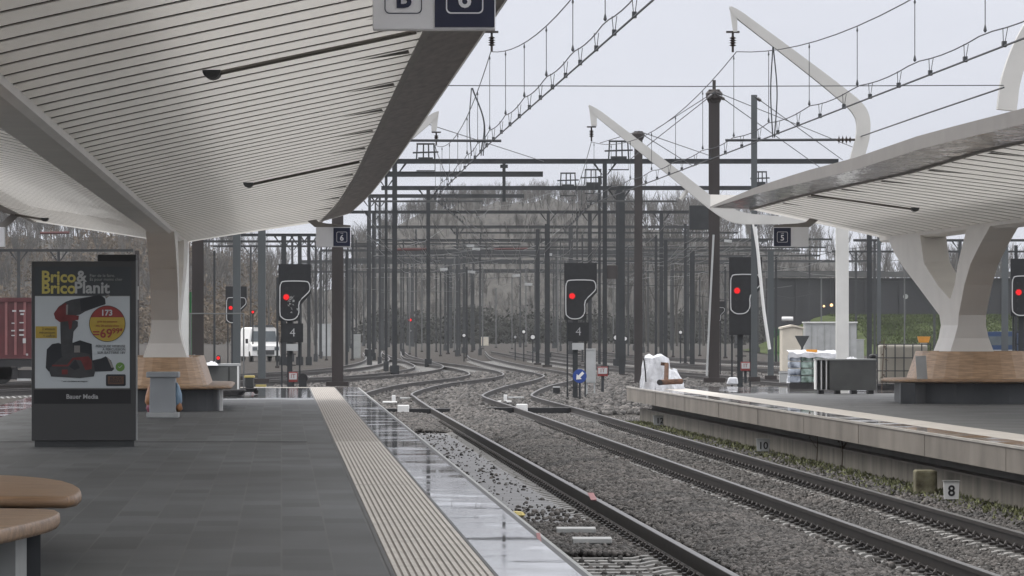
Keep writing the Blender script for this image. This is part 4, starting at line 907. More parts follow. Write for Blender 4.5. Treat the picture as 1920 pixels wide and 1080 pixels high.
b = MB(); b.prism([(px(-300,0,30).x, 30.2, 0), (px(29,0,30.2).x, 30.2, 0), (px(29,0,30.2).x, 30.9, 0), (px(-300,0,30).x, 30.9, 0)], (0, 0, 0.385)); b.build('leg', M['cabinet_grey'], t)

# ------------------------------------------------------------------ white overhead-line arms on the canopies
def swan(pts, wd, name, label, m='arm_white', post=None, ins=None):
    """flat tapered blade following pts (x, z) at depth d; pts: [(px, py, width_m)]"""
    d = wd; t = thing('overhead_line_support', label, 'overhead line arm', px(pts[-1][0], pts[-1][1], d), world=True, group='white swan-neck arms')
    P = [px(a, c, d) for a, c, _ in pts]; n = len(P); Lf = []; Rt = []
    for i, p in enumerate(P):
        tg = (P[min(i+1, n-1)] - P[max(i-1, 0)]).normalized(); nn = Vector((-tg.z, 0, tg.x)) * pts[i][2]*0.43
        Lf.append(p + nn); Rt.append(p - nn)
    b = MB()
    for i in range(n-1):
        o = [Lf[i], Lf[i+1], Rt[i+1], Rt[i]]; b.add([q + Vector((0, -0.11, 0)) for q in o] + [q + Vector((0, 0.11, 0)) for q in o], [(0,1,2,3), (7,6,5,4), (0,4,5,1), (3,2,6,7)] + ([(0,3,7,4)] if i == 0 else []) + ([(1,5,6,2)] if i == n-2 else []))
    b.build('arm', M[m], t)
    return t
def dense(ctrl, k=6):
    S = spline([(a, c, 0) for a, c, _ in ctrl], k); W = np.interp(np.linspace(0, len(ctrl)-1, len(S)), range(len(ctrl)), [q[2] for q in ctrl]); return [(s.x, s.y, float(w_)) for s, w_ in zip(S, W)]
def tip(t, x0, y0, y1, wpx, d, side=1):
    a, c = px(x0, y0, d), px(x0 + side*wpx, y1, d)
    b = MB(); b.prism([(a.x, d-0.1, a.z), (c.x, d-0.1, a.z - (y1-y0)*0.35*d/F), (c.x, d-0.1, c.z), (a.x + side*0.06, d-0.1, c.z)][::-1 if side > 0 else 1], (0, 0.2, 0)); b.build('drop', M['arm_white'], t)
def insulator(t, X, y0, y1, d):
    a, c = px(X, y0, d), px(X, y1, d); L_ = a.z - c.z
    b = MB(); b.tube([a, c], 0.022, 6)
    for f in (0.3, 0.42, 0.54, 0.66): b.lathe([(0.02, 0.025), (0.062, 0.0), (0.02, -0.018)], (a.x, d, a.z - L_*f), 10)
    b.box((a.x, d, a.z), (0.22, 0.12, 0.03)); b.build('insulator', M['insulator'], t)
D1, D2 = 83.5, 121.0
t = swan(dense([(1369, 14, 0.05), (1390, 32, 0.16), (1480, 100, 0.19), (1570, 170, 0.23), (1612, 210, 0.27), (1618, 250, 0.26), (1606, 300, 0.26), (1600, 330, 0.26)]), D1, '', 'white curved arm rising from the right canopy edge and ending in a point above')
tip(t, 1368, 12, 60, 14, D1); insulator(t, 1374, 60, 98, D1)
t = swan(dense([(1104, 198, 0.05), (1125, 216, 0.20), (1200, 275, 0.25), (1270, 330, 0.28), (1330, 378, 0.33), (1375, 405, 0.36), (1430, 412, 0.26), (1520, 414, 0.14), (1572, 420, 0.12)]), D2, '', 'white straight diagonal arm reaching left from the tip of the right canopy end')
tip(t, 1104, 198, 236, 15, D2); insulator(t, 1109, 238, 265, D2)
c = px(1579, 430, D2 + 0.6); MB().box((c.x, D2 + 0.6, (ZR + 4.0)/2 + 0.0), (0.30, 0.30, 4.0)).build('post', M['post_white'], t, bevel=0.02)
c = px(1290, 358, D2); MB().tube([px(1292, 352, D2), px(1276, 374, D2)], 0.06, 6).build('stay_socket', M['arm_white'], t)
t = swan(dense([(930, 16, 0.05), (915, 34, 0.16), (840, 92, 0.19), (760, 150, 0.22), (735, 200, 0.24)]), D1, '', 'white arm mostly hidden behind the left canopy edge, seen beside the near sign')
tip(t, 931, 12, 58, 14, D1, -1); insulator(t, 922, 60, 97, D1)
t = swan(dense([(822, 210, 0.05), (806, 224, 0.2), (730, 285, 0.26), (640, 350, 0.3), (540, 400, 0.3), (400, 414, 0.16), (350, 424, 0.12)]), D2, '', 'white arm tip with short drop showing behind the left canopy edge')
tip(t, 823, 208, 246, 14, D2, -1); insulator(t, 818, 248, 272, D2)
c = px(343, 430, D2 + 0.6); MB().box((c.x, D2 + 0.6, 2.0), (0.27, 0.30, 4.0)).build('post', M['post_white'], t, bevel=0.02)
MB().box((c.x + 0.17, D2 + 0.8, 1.4), (0.05, 0.1, 2.0)).build('conduit', M['green_dark'], t)
t = swan(dense([(1990, -60, 0.2), (1950, 20, 0.22), (1915, 90, 0.26), (1895, 150, 0.28), (1889, 190, 0.28), (1887, 207, 0.28)]), 64.0, '', 'white arm cut off by the upper right corner of the view')

# ------------------------------------------------------------------ overhead wires of the two main tracks
def curve_pts(f, d0, d1, n): return [f(d0 + (d1-d0)*i/n) for i in range(n+1)]
def overhead(ts, zc, za, sup, label, d_far, xy_far, stag, extra_d=36):
    """compound catenary: main wire sagging between supports, auxiliary and contact wire below, droppers between"""
    t = thing('overhead_line', label, 'overhead line', TL(ts, 80, 0), world=True)
    fx = lambda d: (TL(ts, d, 0).x if d <= D2 else TL(ts, D2, 0).x + (xy_far - TL(ts, D2, 0).x) * (d - D2) / (d_far - D2)) + lerp(d, [39, D1, D2, 160], stag)
    def zm(d):
        s = sorted(sup)
        for (a, za_), (b_, zb_) in zip(s, s[1:]):
            if a <= d <= b_: u = (d-a)/(b_-a); return za_ + (zb_-za_)*u - 4*0.62*u*(1-u)*((b_-a)/42)
        return s[-1][1]
    fm = fx
    dm = sorted(set([36 + i*2.5 for i in range(int((d_far-36)/2.5)+1)] + [a for a, _ in sup if 36 < a < d_far]))
    r1, r2, r3 = 0.008, 0.0075, 0.0115
    d0 = extra_d
    MB().tube([Vector((fm(d), d, zm(d))) for d in dm], r1, 5).build('main_wire', M['wire'], t)
    def zaux(d):
        k = (d % 6.0) / 6.0; return za - 0.05*4*k*(1-k)*-1*(-1)
    MB().tube(curve_pts(lambda d: Vector((fx(d), d, zaux(d))), d0, d_far, 160), r2, 5).build('auxiliary_wire', M['wire'], t)
    MB().tube(curve_pts(lambda d: Vector((fx(d), d, zc)), d0, d_far, 40), r3, 5).build('contact_wire', M['wire'], t)
    d = 36
    while d < min(d_far, 150):
        if zm(d) - za > 0.1:
            b = MB(); b.tube([(fm(d), d, zm(d)), (fx(d), d, za + 0.02)], 0.005, 4); b.lathe([(0.004, 0), (0.02, 0.02), (0.004, 0.09)], (fx(d), d, za), 6); b.lathe([(0.004, 0), (0.014, 0.02), (0.004, 0.07)], (fm(d), d, zm(d)-0.08), 6); b.build('dropper', M['wire'], t)
        d += 6.0
    d = 37.5; k = 0
    while d < min(d_far, 150):
        b = MB()
        for e in (-0.025, 0.025): b.tube([(fx(d)+e, d, zaux(d)), (fx(d)+e*0.3, d+0.12, zc+0.03)], 0.004, 4)
        b.box((fx(d), d+0.12, zc+0.02), (0.045, 0.12, 0.06)); d += 3.0; b.build('short_dropper', M['wire'], t)
    return t
overhead(3.45, 4.62, 4.84, [(20, 6.1), (41, 6.1), (D1, 6.11), (D2, 5.92), (200, 6.6)], 'compound overhead line above the left main track, near the left canopy', 200, -0.9, [0, 0.0, 0.2, 0.2])
overhead(7.5, 4.50, 4.72, [(20, 6.1), (41, 6.1), (D1, 6.11), (D2, 5.98), (200, 6.6)], 'compound overhead line above the right main track, below the curved white arm', 200, 1.4, [0, 0.0, -0.1, -0.1])
# registration tubes, jumpers, feeders, cross wire
t = thing('registration_tube', 'dark horizontal tube with insulators reaching left from the near right arm', 'overhead fitting', px(1600, 262, D1), world=True)
MB().tube([px(1360, 263, D1), px(1568, 262, D1)], 0.022, 8).build('tube', M['wire'], t)
xs_ = [(1568, .02), (1571, .02), (1573, .075), (1575, .02), (1578, .02), (1580, .075), (1582, .02), (1585, .02), (1587, .075), (1589, .02), (1592, .02), (1594, .06), (1596, .02), (1606, .02)]
MB().tube([px(X, 262, D1) for X, _ in xs_], [r_ for _, r_ in xs_], 8).build('insulator', M['insulator'], t)
t = thing('registration_tube', 'dark horizontal tube sticking out from behind the left canopy edge', 'overhead fitting', px(760, 263, D1), world=True)
MB().tube([px(700, 263, D1), px(940, 264, D1)], 0.022, 8).build('tube', M['wire'], t)
def wire(pts, r, label, cat='wire', group=None, m='wire', name='overhead_wire'):
    return tag(MB().tube(pts, r, 5).build(name, M[m]), label, cat, group)
wire([px(690, 160, 61), px(1300, 162, 61), px(1882, 160, 61)], 0.006, 'thin level cross wire strung between the two canopies')
wire([px(1614, 256, D1), px(1740, 212, 70), px(1882, 164, 60.5)], 0.012, 'sloping feeder wire between the two right canopy arms')
def jumper(xs, y0, y1, d, label):
    t = thing('wire_jumper', label, 'overhead fitting', px(xs[0], y1, d), world=True)
    for i, X in enumerate(xs):
        o = (-4, 5, 2)[i % 3]; MB().tube(spline([px(xs[0]+i, y0, d), px(X + o, (y0+y1)/2, d), px(X, y1, d)], 8), 0.010, 5).build('cable', M['wire'], t)
jumper([1449, 1452], 88, 258, 76, 'pair of dark hanging jumper cables near the right curved arm')
jumper([884, 902, 906], 165, 292, 92, 'bundle of three hanging jumper cables over the left track')

# ------------------------------------------------------------------ masts near the platform ends
def hsec(b, x, y, z0, z1, w_, dp, th=0.025):
    b.box((x, y - dp/2 + th/2, (z0+z1)/2), (w_, th, z1-z0)); b.box((x, y + dp/2 - th/2, (z0+z1)/2), (w_, th, z1-z0)); b.box((x, y, (z0+z1)/2), (th, dp - 2*th, z1-z0))
def mast(X, yt, yb, wpx, z0, m, label, head=False, group=None, box=False, dz=0):
    d = dep(yb, z0); p = px(X, yb, d); zt = 1.6 + (610-yt)*d/F; w_ = wpx*d/F
    t = thing('line_mast', label, 'mast', (p.x, d, z0), 0, group)
    b = MB()
    if box: b.box((0, 0, (zt-z0)/2), (w_, w_*0.8, zt-z0))
    else: hsec(b, 0, 0, 0, zt-z0, w_, w_*0.9)
    b.build('shaft', M[m], t)
    MB().box((0, 0, 0.06), (w_*2.0, w_*2.0, 0.12)).build('base_plate', M['mast_brown'], t)
    if head:
        MB().lathe([(w_*0.55, -0.35), (w_*0.75, -0.22), (w_*0.8, -0.1), (w_*0.5, 0.0)], (0, 0, zt-z0), 10).build('cap', M[m], t)
        if head == 2: MB().tube([(0, 0, zt-z0), (0, 0, zt-z0+0.25)], 0.05, 6).build('finial', M[m], t)
    return t, d, zt
mast(633, 395, 724, 21, 0.0, 'mast_brown', 'thick rust-brown mast standing at the end of the left platform')
mast(491, 420, 718, 14, 0.0, 'mast_grey', 'blue-grey square mast right of the white van on the left platform', box=True)
mast(444, 430, 713, 14, 0.0, 'mast_grey', 'pale grey mast in front of the left small signal', box=True)
mast(371, 440, 712, 21, 0.0, 'mast_brown', 'brown mast beside the white post behind the left column')
MT, MTd, MTz = mast(1339, 168, 717, 20, ZR, 'mast_brown', 'tallest brown mast with rounded cap in front of the right canopy tip', head=2)
mast(1197, 246, 722, 15, -0.76, 'mast_brown', 'brown capped mast behind the white tarpaulin heap', head=1)
mast(1414, 178, 715, 11, ZR, 'mast_grey', 'grey-green mast with leaning white conduit left of sign 5')
mast(1445, 470, 712, 11, ZR, 'mast_grey', 'short grey mast just right of the leaning conduit', box=True)
mast(1630, 430, 690, 9, -0.76, 'mast_dark', 'thin dark mast right of the white canopy post')
mast(1648, 430, 690, 7, -0.76, 'mast_grey', 'thin pale mast behind the dark one right of the white post')
mast(1884, 440, 690, 12, -0.76, 'mast_grey', 'grey mast right of the right canopy column, next to the cut-off signal')
mast(257, 470, 700, 8, -0.76, 'mast_brown', 'reddish mast just visible left of the left canopy column')
# leaning conduits
def conduit(pts, d, r, label, m='pale_grey'):
    tag(MB().tube(spline([px(a, c, d) for a, c in pts], 6), r, 6).build('conduit', M[m]), label, 'conduit')
conduit([(1416, 425), (1424, 500), (1432, 580), (1443, 655)], 130.6, 0.045, 'white plastic conduit leaning against the grey-green mast', 'white_paint')
conduit([(1412, 420), (1420, 470), (1424, 520)], 130.9, 0.03, 'shorter white conduit beside the leaning one', 'white_paint')
conduit([(1338, 440), (1334, 520), (1330, 600), (1325, 705)], 130.9, 0.03, 'pale cable running down the left side of the tallest brown mast', 'pale_grey')
# guy wires from tall masts
for (a, c, lab) in (((1340, 172), (1230, 242), 'guy wire from the tallest brown mast down left, upper'), ((1340, 174), (1180, 300), 'guy wire from the tallest brown mast down left, lower'), ((1342, 172), (1604, 278), 'guy wire from the tallest brown mast down right, upper'), ((1342, 175), (1560, 330), 'guy wire from the tallest brown mast down right, lower'), ((1198, 246), (1340, 295), 'guy wire from the brown capped mast, upper right'), ((1198, 248), (1300, 312), 'guy wire from the brown capped mast, lower right'), ((1197, 246), (1125, 268), 'short guy wire from the brown capped mast to the left'), ((1414, 180), (1580, 300), 'guy wire sloping right from the grey-green mast'), ((800, 232), (1020, 303), 'long sloping wire crossing under the left arm tip')):
    d = 131; A, B = px(*a, d), px(*c, d + 30); o = wire([A, B], 0.012, lab, 'wire', 'guy wires')
    if A.z - B.z > 0.6 and 'guy' in lab:
        u = (B - A).normalized(); c = A + u*1.6; tag(MB().tube([c + u*q_ for q_ in (-0.9, -0.5, -0.25, -0.05, 0.15, 0.5)], [0.008, 0.05, 0.03, 0.05, 0.03, 0.008], 7).build('guy_insulator', M['insulator']), 'insulator on the ' + lab, 'insulator')
# ------------------------------------------------------------------ portals and masts of the yard
def portal(y, d, x0, x1, thick, posts, label, m='mast_dark', hang=(), braces=True, base=-0.76):
    zt = 1.6 + (610 - y)*d/F; t = thing('catenary_portal', label, 'portal', (px((x0+x1)/2, y, d).x, d, base), world=True, group='steel portals over the yard')
    b = MB(); a, c = px(x0, y, d), px(x1, y, d); L_ = c.x - a.x; th = thick*d/F
    b.box(((a.x+c.x)/2, d, zt), (L_, 0.28, th)); b.box(((a.x+c.x)/2, d, zt + th/2 + 0.012), (L_, 0.36, 0.024)); b.build('beam', M[m], t)
    for X, wp in posts:
        p = px(X, y, d); w_ = wp*d/F; bb = MB(); hsec(bb, p.x, d + 0.02, base, zt - th/2, w_, 0.3)
        if braces:
            for sg in (-1, 1): bb.prism([(p.x + sg*w_*0.5, d-0.03, zt-th/2-0.5), (p.x + sg*(w_*0.5+0.05), d-0.03, zt-th/2-0.5), (p.x + sg*(w_*0.5+0.45), d-0.03, zt-th/2), (p.x + sg*(w_*0.5+0.33), d-0.03, zt-th/2)][::sg], (0, 0.06, 0))
        bb.box((p.x, d, base + 0.25), (w_*1.9, 0.6, 0.5)); bb.build('post', M[m], t)
    for X, y1, wp in hang:
        p, q = px(X, y, d), px(X, y1, d); bb = MB(); bb.box((p.x, d+0.02, (zt - th/2 + q.z)/2), (wp*d/F, 0.2, zt - th/2 - q.z)); bb.box((p.x, d, zt - th/2 - 0.12), (wp*d/F*2.4, 0.1, 0.16)); bb.build('drop_post', M[m], t)
    # cage-like switch or termination frames riding on the beam
    return t
def cage(X, y, d, label, s=1.0):
    p = px(X, y, d); b = MB(); w_ = 0.85*s; h = 0.75*s
    for sx in (-1, -0.25, 0.35, 1): b.tube([(p.x + sx*w_/2, d, p.z), (p.x + sx*w_/2*0.9, d, p.z + h)], 0.035, 5)
    b.tube([(p.x - w_/2, d, p.z + h), (p.x + w_/2, d, p.z + h)], 0.045, 5); b.tube([(p.x - w_*0.7, d, p.z + h*0.45), (p.x + w_*0.7, d, p.z + h*0.5)], 0.04, 5)
    b.box((p.x, d, p.z + 0.02), (w_*0.8, 0.4, 0.2)); b.tube([(p.x - w_*0.5, d, p.z - 0.1), (p.x + w_*0.5, d, p.z - 0.1), (p.x + w_*0.5, d, p.z - 0.5), (p.x - w_*0.5, d, p.z - 0.5)], 0.03, 5)
    tag(b.build('switch_frame', M['mast_dark']), label, 'overhead fitting')
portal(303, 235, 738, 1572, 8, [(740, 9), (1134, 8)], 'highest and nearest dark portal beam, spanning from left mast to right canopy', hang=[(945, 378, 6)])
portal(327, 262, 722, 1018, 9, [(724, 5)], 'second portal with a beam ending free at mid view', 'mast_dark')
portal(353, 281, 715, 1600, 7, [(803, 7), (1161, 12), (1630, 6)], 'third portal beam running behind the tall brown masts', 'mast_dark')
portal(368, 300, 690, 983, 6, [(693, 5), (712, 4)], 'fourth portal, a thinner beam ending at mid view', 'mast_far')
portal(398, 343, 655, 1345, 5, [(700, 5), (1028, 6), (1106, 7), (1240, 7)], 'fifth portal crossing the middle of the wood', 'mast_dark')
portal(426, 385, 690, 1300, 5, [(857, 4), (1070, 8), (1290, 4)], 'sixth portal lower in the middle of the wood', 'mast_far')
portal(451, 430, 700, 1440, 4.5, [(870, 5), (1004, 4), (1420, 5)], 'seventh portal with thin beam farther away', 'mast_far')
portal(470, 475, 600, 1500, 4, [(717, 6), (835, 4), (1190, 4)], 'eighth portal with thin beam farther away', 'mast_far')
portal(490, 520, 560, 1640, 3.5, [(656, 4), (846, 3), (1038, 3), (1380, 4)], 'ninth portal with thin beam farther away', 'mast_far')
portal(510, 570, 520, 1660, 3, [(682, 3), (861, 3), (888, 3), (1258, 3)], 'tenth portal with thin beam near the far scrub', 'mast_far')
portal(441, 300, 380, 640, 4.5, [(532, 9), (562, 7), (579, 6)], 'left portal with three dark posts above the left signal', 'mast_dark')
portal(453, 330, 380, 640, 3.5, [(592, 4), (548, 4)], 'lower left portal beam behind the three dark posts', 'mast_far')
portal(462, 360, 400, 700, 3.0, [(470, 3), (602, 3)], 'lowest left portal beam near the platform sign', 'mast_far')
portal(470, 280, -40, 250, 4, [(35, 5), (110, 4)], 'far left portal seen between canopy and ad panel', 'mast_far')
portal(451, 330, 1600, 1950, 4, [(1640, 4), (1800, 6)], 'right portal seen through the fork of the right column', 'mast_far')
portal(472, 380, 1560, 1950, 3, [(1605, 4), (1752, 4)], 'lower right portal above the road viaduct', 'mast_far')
rr = random.Random(77)
for k in range(16):
    d = 400 + 16*k; y = 610 - 7.7*F/d + rr.uniform(-6, 30); x0 = rr.choice((560, 640, 700, 720, 850, 1000)); x1 = x0 + rr.uniform(250, 700)
    portal(y, d, x0, min(x1, 1560), rr.uniform(2.2, 3.4), [(x0 + rr.uniform(0, 60), rr.uniform(2, 4)), (x0 + (x1-x0)*rr.uniform(0.4, 0.6), rr.uniform(2, 3.5))], 'far thin portal frame among the many stacked over the yard', 'mast_far', braces=False)
MB_T = portal(378, 215, 690, 905, 2.5, [], 'pale thin tube beam left of centre', 'mast_light', braces=False)
MB_T2 = portal(378, 215, 1100, 1270, 2.5, [], 'pale thin tube beam behind the brown capped mast', 'mast_light', braces=False)
cage(798, 300, 236, 'switch frame riding on the left end of the highest beam'); cage(1160, 298, 236, 'switch frame on the highest beam left of the brown capped mast', 1.1)
cage(1065, 350, 281, 'switch frame on the third beam right of centre', 1.0); cage(1112, 346, 281, 'switch frame on the third beam under the white arm tip', 1.1); cage(1425, 345, 281, 'switch frame on the third beam above the right canopy tip', 0.9)
# single masts
grp = 'thin masts across the yard'
yard = [(650, 470, 690, 5), (661, 440, 676, 4), (668, 450, 668, 3), (690, 400, 672, 4), (704, 380, 655, 3), (752, 470, 664, 3), (768, 520, 665, 2.5), (780, 430, 672, 3), (791, 480, 660, 2.5),
        (818, 470, 660, 3), (826, 510, 668, 3), (840, 500, 664, 4), (852, 480, 660, 2.5), (862, 520, 668, 3), (875, 500, 672, 4), (885, 530, 660, 3), (905, 500, 655, 2.5), (930, 540, 652, 2.5), (960, 520, 655, 2), (986, 500, 650, 2.5),
        (1008, 430, 684, 7), (1026, 420, 688, 9), (1046, 470, 664, 2.5), (1082, 400, 672, 3), (1092, 440, 680, 3), (1124, 330, 690, 5), (1150, 500, 660, 2), (1166, 360, 706, 11), (1178, 460, 672, 3), (1215, 480, 660, 3),
        (1230, 440, 684, 5), (1248, 450, 690, 7), (1262, 480, 670, 3), (1285, 420, 684, 5), (1298, 470, 690, 9), (1312, 520, 668, 3), (1360, 500, 672, 4), (1455, 480, 684, 4), (1518, 470, 668, 3), (1540, 520, 664, 2.5), (600, 470, 668, 3), (612, 450, 676, 3), (402, 470, 690, 4), (520, 520, 690, 4), (1696, 500, 668, 2.5), (1710, 540, 655, 2), (1905, 460, 690, 6)]
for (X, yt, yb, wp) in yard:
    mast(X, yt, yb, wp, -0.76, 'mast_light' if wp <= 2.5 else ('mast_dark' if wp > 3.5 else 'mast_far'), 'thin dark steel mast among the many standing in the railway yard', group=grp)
# far contact wires
for k in range(48):
    X0 = random.uniform(620, 1560); X1 = 960 + (X0 - 960)*0.45 + random.uniform(-60, 60); y0 = random.choice((392, 405, 415, 430, 448, 455)); d0 = 240 + 15*random.random(); y1 = 610 - (610 - y0)*d0/620
    A, B = px(X0, y0, d0), px(X1, y1, 620); pts = [A.lerp(B, i/24) - Vector((0, 0, 0.5*abs(math.sin(i*math.pi/6)))) for i in range(25)]
    wire(pts, 0.014, 'thin grey contact wire running away over the railway yard', 'wire', 'far wires over the yard', 'mast_light')
for k, (X0, y0, X1, y1) in enumerate(((700, 480, 935, 462), (640, 505, 1010, 478), (760, 462, 830, 430), (850, 455, 1010, 470), (980, 470, 1050, 430), (1040, 480, 1200, 492), (1210, 520, 1345, 505), (1440, 510, 1570, 480), (1440, 495, 1600, 520), (690, 520, 900, 508), (880, 395, 1040, 360), (1190, 400, 1340, 430), (640, 455, 740, 470), (420, 470, 640, 480))):
    A, B = px(X0, y0, 290 + 10*k), px(X1, y1, 330 + 10*k); wire([A, A.lerp(B, .5) - Vector((0, 0, 0.25)), B], 0.016, 'pale cross-span wire slung between the yard masts', 'wire', 'cross-span wires', 'mast_light')
for k in range(46):
    X0 = random.uniform(620, 1500); ln = random.uniform(60, 260); y0 = random.uniform(445, 575); dd = random.uniform(300, 560); A, B = px(X0, y0, dd), px(X0 + ln, y0 + random.uniform(-14, 14), dd)
    wire([A, A.lerp(B, .5) - Vector((0, 0, random.uniform(0.05, 0.4))), B], 0.018, 'pale cross-span wire slung between the yard masts', 'wire', 'cross-span wires', random.choice(('mast_light', 'mast_far', 'mast_dark')))
# small white number plates on the wires
for (X, y, d, lab) in ((893, 467, 330, 'white plate on the wires left of centre'), (882, 461, 330, 'small crooked white plate just left of another plate'), (1028, 477, 330, 'white plate on the wires by the centre masts'), (1365, 452, 250, 'white oblong plate right of the tallest brown mast'), (832, 505, 400, 'small white plate low on the left wires'), (884, 510, 400, 'small white plate lower in the middle'), (968, 517, 400, 'small white plate over the far end of the tracks'), (991, 533, 400, 'lowest white plate left of the middle signal')):
    p = px(X, y, d); tag(MB().box(p, (0.5*d/330, 0.05, 0.17*d/330), Matrix.Rotation(R(random.uniform(-8, 8)), 3, 'Y')).build('number_plate', M['pale_grey'], bevel=0.01), lab, 'plate')
# reddish bars and a dark hanging box
for (X0, X1, y, d, lab) in ((745, 800, 468, 300, 'dull red tube between masts left of centre'), (925, 990, 467, 420, 'dull red tube in the middle of the wires'), (75, 130, 437, 300, 'red tube under the far left canopy wing')):
    tag(MB().tube([px(X0, y, d), px(X1, y - 1, d)], 0.09, 6).build('red_tube', mat('dull_red', (0.11, 0.045, 0.045), 0.7) if 'dull_red' not in M else M['dull_red']), lab, 'tube')
p = px(1312, 408, 240); tag(MB().box(p, (1.0, 0.5, 1.15)).build('equipment_box', M['mast_dark'], bevel=0.02), 'dark box hanging between the portal beams left of the tallest mast', 'box')
p = px(1148, 510, 235); tag(MB().box(p, (0.5, 0.3, 0.62)).build('mast_cabinet', M['mast_brown'], bevel=0.02), 'brown box fixed beside the lattice mast right of the middle signal', 'box')

# ------------------------------------------------------------------ signals
def signal(X, y, d, s, label, num='4', mirror=False, graffiti=False, skirt=False, base=-0.76):
    """X, y: photo position of the top left of the head; s: metres per 62 px head width"""
    o = px(X, y, d); k = s / 62.0
    t = thing('signal', label, 'signal', (o.x, d, base), world=True, group='railway signals')
    def q(x, yy, dy=0): return Vector((o.x + (x if not mirror else 62 - x)*k, d + dy, o.z - yy*k))
    head = [(0, 0), (62, 0), (62, 56), (42, 78), (42, 108), (0, 108)]
    fl = (lambda p: p) if not mirror else (lambda p: p[::-1])
    hd = MB().prism(fl([q(x, yy) for x, yy in head]), (0, 0.10, 0)).build('head', M['signal_black'], t)
    cen = [(3, 44), (5, 37), (12, 33), (50, 33), (58, 37), (60, 46), (57, 54), (40, 72), (39, 92), (34, 102), (26, 106), (14, 106), (6, 101), (3, 92)]
    cs = spline([(x, yy, 0) for x, yy in cen + [cen[0]]], 3)
    MB().tube([q(p.x, p.y, -0.02) for p in cs], 1.15*k, 6, cap=False).build('outline', M['signal_white'], hd)
    MB().disc(q(15, 63, -0.07), 3.9*k, 0.05, 16).build('red_light', M['red_lamp'], hd)
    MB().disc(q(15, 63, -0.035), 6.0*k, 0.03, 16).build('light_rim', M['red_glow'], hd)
    b = MB()
    for (x, yy) in ((15, 47), (15, 79), (15, 95), (47, 47)): b.disc(q(x, yy, -0.03), 3.4*k, 0.03, 12)
    b.build('unlit_lenses', M['black'], hd)
    if graffiti:
        b = MB(); r = random.Random(4)
        for i in range(16): c_ = q(18 + r.uniform(0, 20), 58 + r.uniform(0, 44), -0.012); b.add([c_ + Vector((r.uniform(-.05, .05), 0, r.uniform(-.05, .05))) for _ in range(4)], [(0, 1, 2), (0, 2, 3)])
        b.build('torn_sticker', M['cabinet_grey'], hd)
    if skirt: MB().prism(fl([q(0, 108), q(42, 108), q(42, 146), q(0, 146)]), (0, 0.10, 0)).build('skirt', M['signal_black'], t)
    if num:
        MB().prism(fl([q(7, 113), q(47, 113), q(47, 149), q(7, 149)]), (0, 0.08, 0)).build('number_board', M['signal_black'], t); nbd = C.objects[-1]
        MB().text(num, 23*k, q(27, 131, -0.012), off=-0.004).build('numeral', M['pale_grey'], nbd)
        MB().prism(fl([q(15, 152), q(37, 152), q(37, 165), q(15, 165)]), (0, 0.04, 0)).build('id_plate', M['pale_grey'], t)
    b = MB(); top = q(21, 100).z; hsec(b, q(21, 0).x, d + 0.22, base, top, 0.16, 0.16)
    b.box((q(6, 0).x, d + 0.22, (base + top)/2), (0.05, 0.05, top - base)); b.box((q(40, 0).x, d + 0.22, (base + top)/2), (0.05, 0.05, top - base)); b.build('post', M['mast_dark'], t)
    b = MB()
    for i in range(10): b.box((q(23, 0).x, d + 0.30, base + 0.4 + 0.35*i), (0.32, 0.03, 0.03))
    b.build('ladder', M['mast_far'], t)
    return t
signal(522, 495, 160, 1.03, 'signal showing red with number 4 and a torn sticker, left of the rusty platform-end mast', graffiti=True)
signal(1058, 493, 160, 1.03, 'clean signal showing red with number 4, standing in the middle of the yard')
signal(1367, 482, 150, 0.98, 'signal showing red beside the grey-green mast near sign 5, long black lower part', num=None, skirt=True)
signal(423, 537, 235, 0.98, 'smaller red signal half hidden by the pale grey mast', num=None)
signal(1337, 565, 235, 0.55, 'small red signal peeking out right of the tallest brown mast', num=None)
signal(1895, 485, 150, 0.98, 'black signal cut off by the right edge of the picture', num=None)
# far small lights
def far_light(X, y, d, m, label, r=0.13, yb=None):
    p = px(X, y, d); t = thing('dwarf_signal', label, 'signal', (p.x, d, -0.76), world=True)
    MB().box((p.x, d+0.08, p.z), (r*2.8, 0.12, r*3.0)).build('head', M['black'], t); MB().disc((p.x, d-0.02, p.z), r, 0.04, 12).build('light', M[m], t)
    MB().box((p.x, d+0.1, (p.z - 0.76)/2), (0.08, 0.08, p.z + 0.76)).build('post', M['mast_dark'], t)
far_light(769, 600, 420, 'red_lamp', 'tiny red signal light far off left of centre', 0.12); far_light(474, 585, 330, 'red_lamp', 'tiny dim red light right of the small left signal', 0.08)
far_light(1155, 633, 300, 'white_paint', 'small round white-on-blue disc marker right of the middle signal', 0.13); far_light(1172, 635, 300, 'white_paint', 'small round white disc marker right of the blue one', 0.11)
far_light(999, 632, 320, 'white_paint', 'small white disc marker left of the middle signal', 0.13); far_light(982, 622, 330, 'white_paint', 'tiny white disc marker farther left of the middle signal', 0.10); far_light(870, 629, 330, 'white_paint', 'tiny white disc marker left of the yard centre', 0.10); far_light(966, 632, 340, 'pale_grey', 'dim white disc marker in the middle of the yard', 0.09); far_light(1276, 623, 300, 'white_paint', 'tiny white disc marker left of the tallest brown mast', 0.09)
far_light(769, 620, 421, 'pale_grey', 'pale disc marker under the far red light', 0.10)
# car headlights on the viaduct road
p = px(1550, 573, 468); 
for (X, y, lab) in ((1559, 572, 'right warm headlight glowing before the viaduct'), (1545, 574, 'left dim headlight glowing before the viaduct')):
    p = px(X, y, 470); tag(MB().disc((p.x, p.y, p.z), 0.14 if X == 1559 else 0.1, 0.1, 10).build('headlight', M['warm_lamp']), lab, 'light')

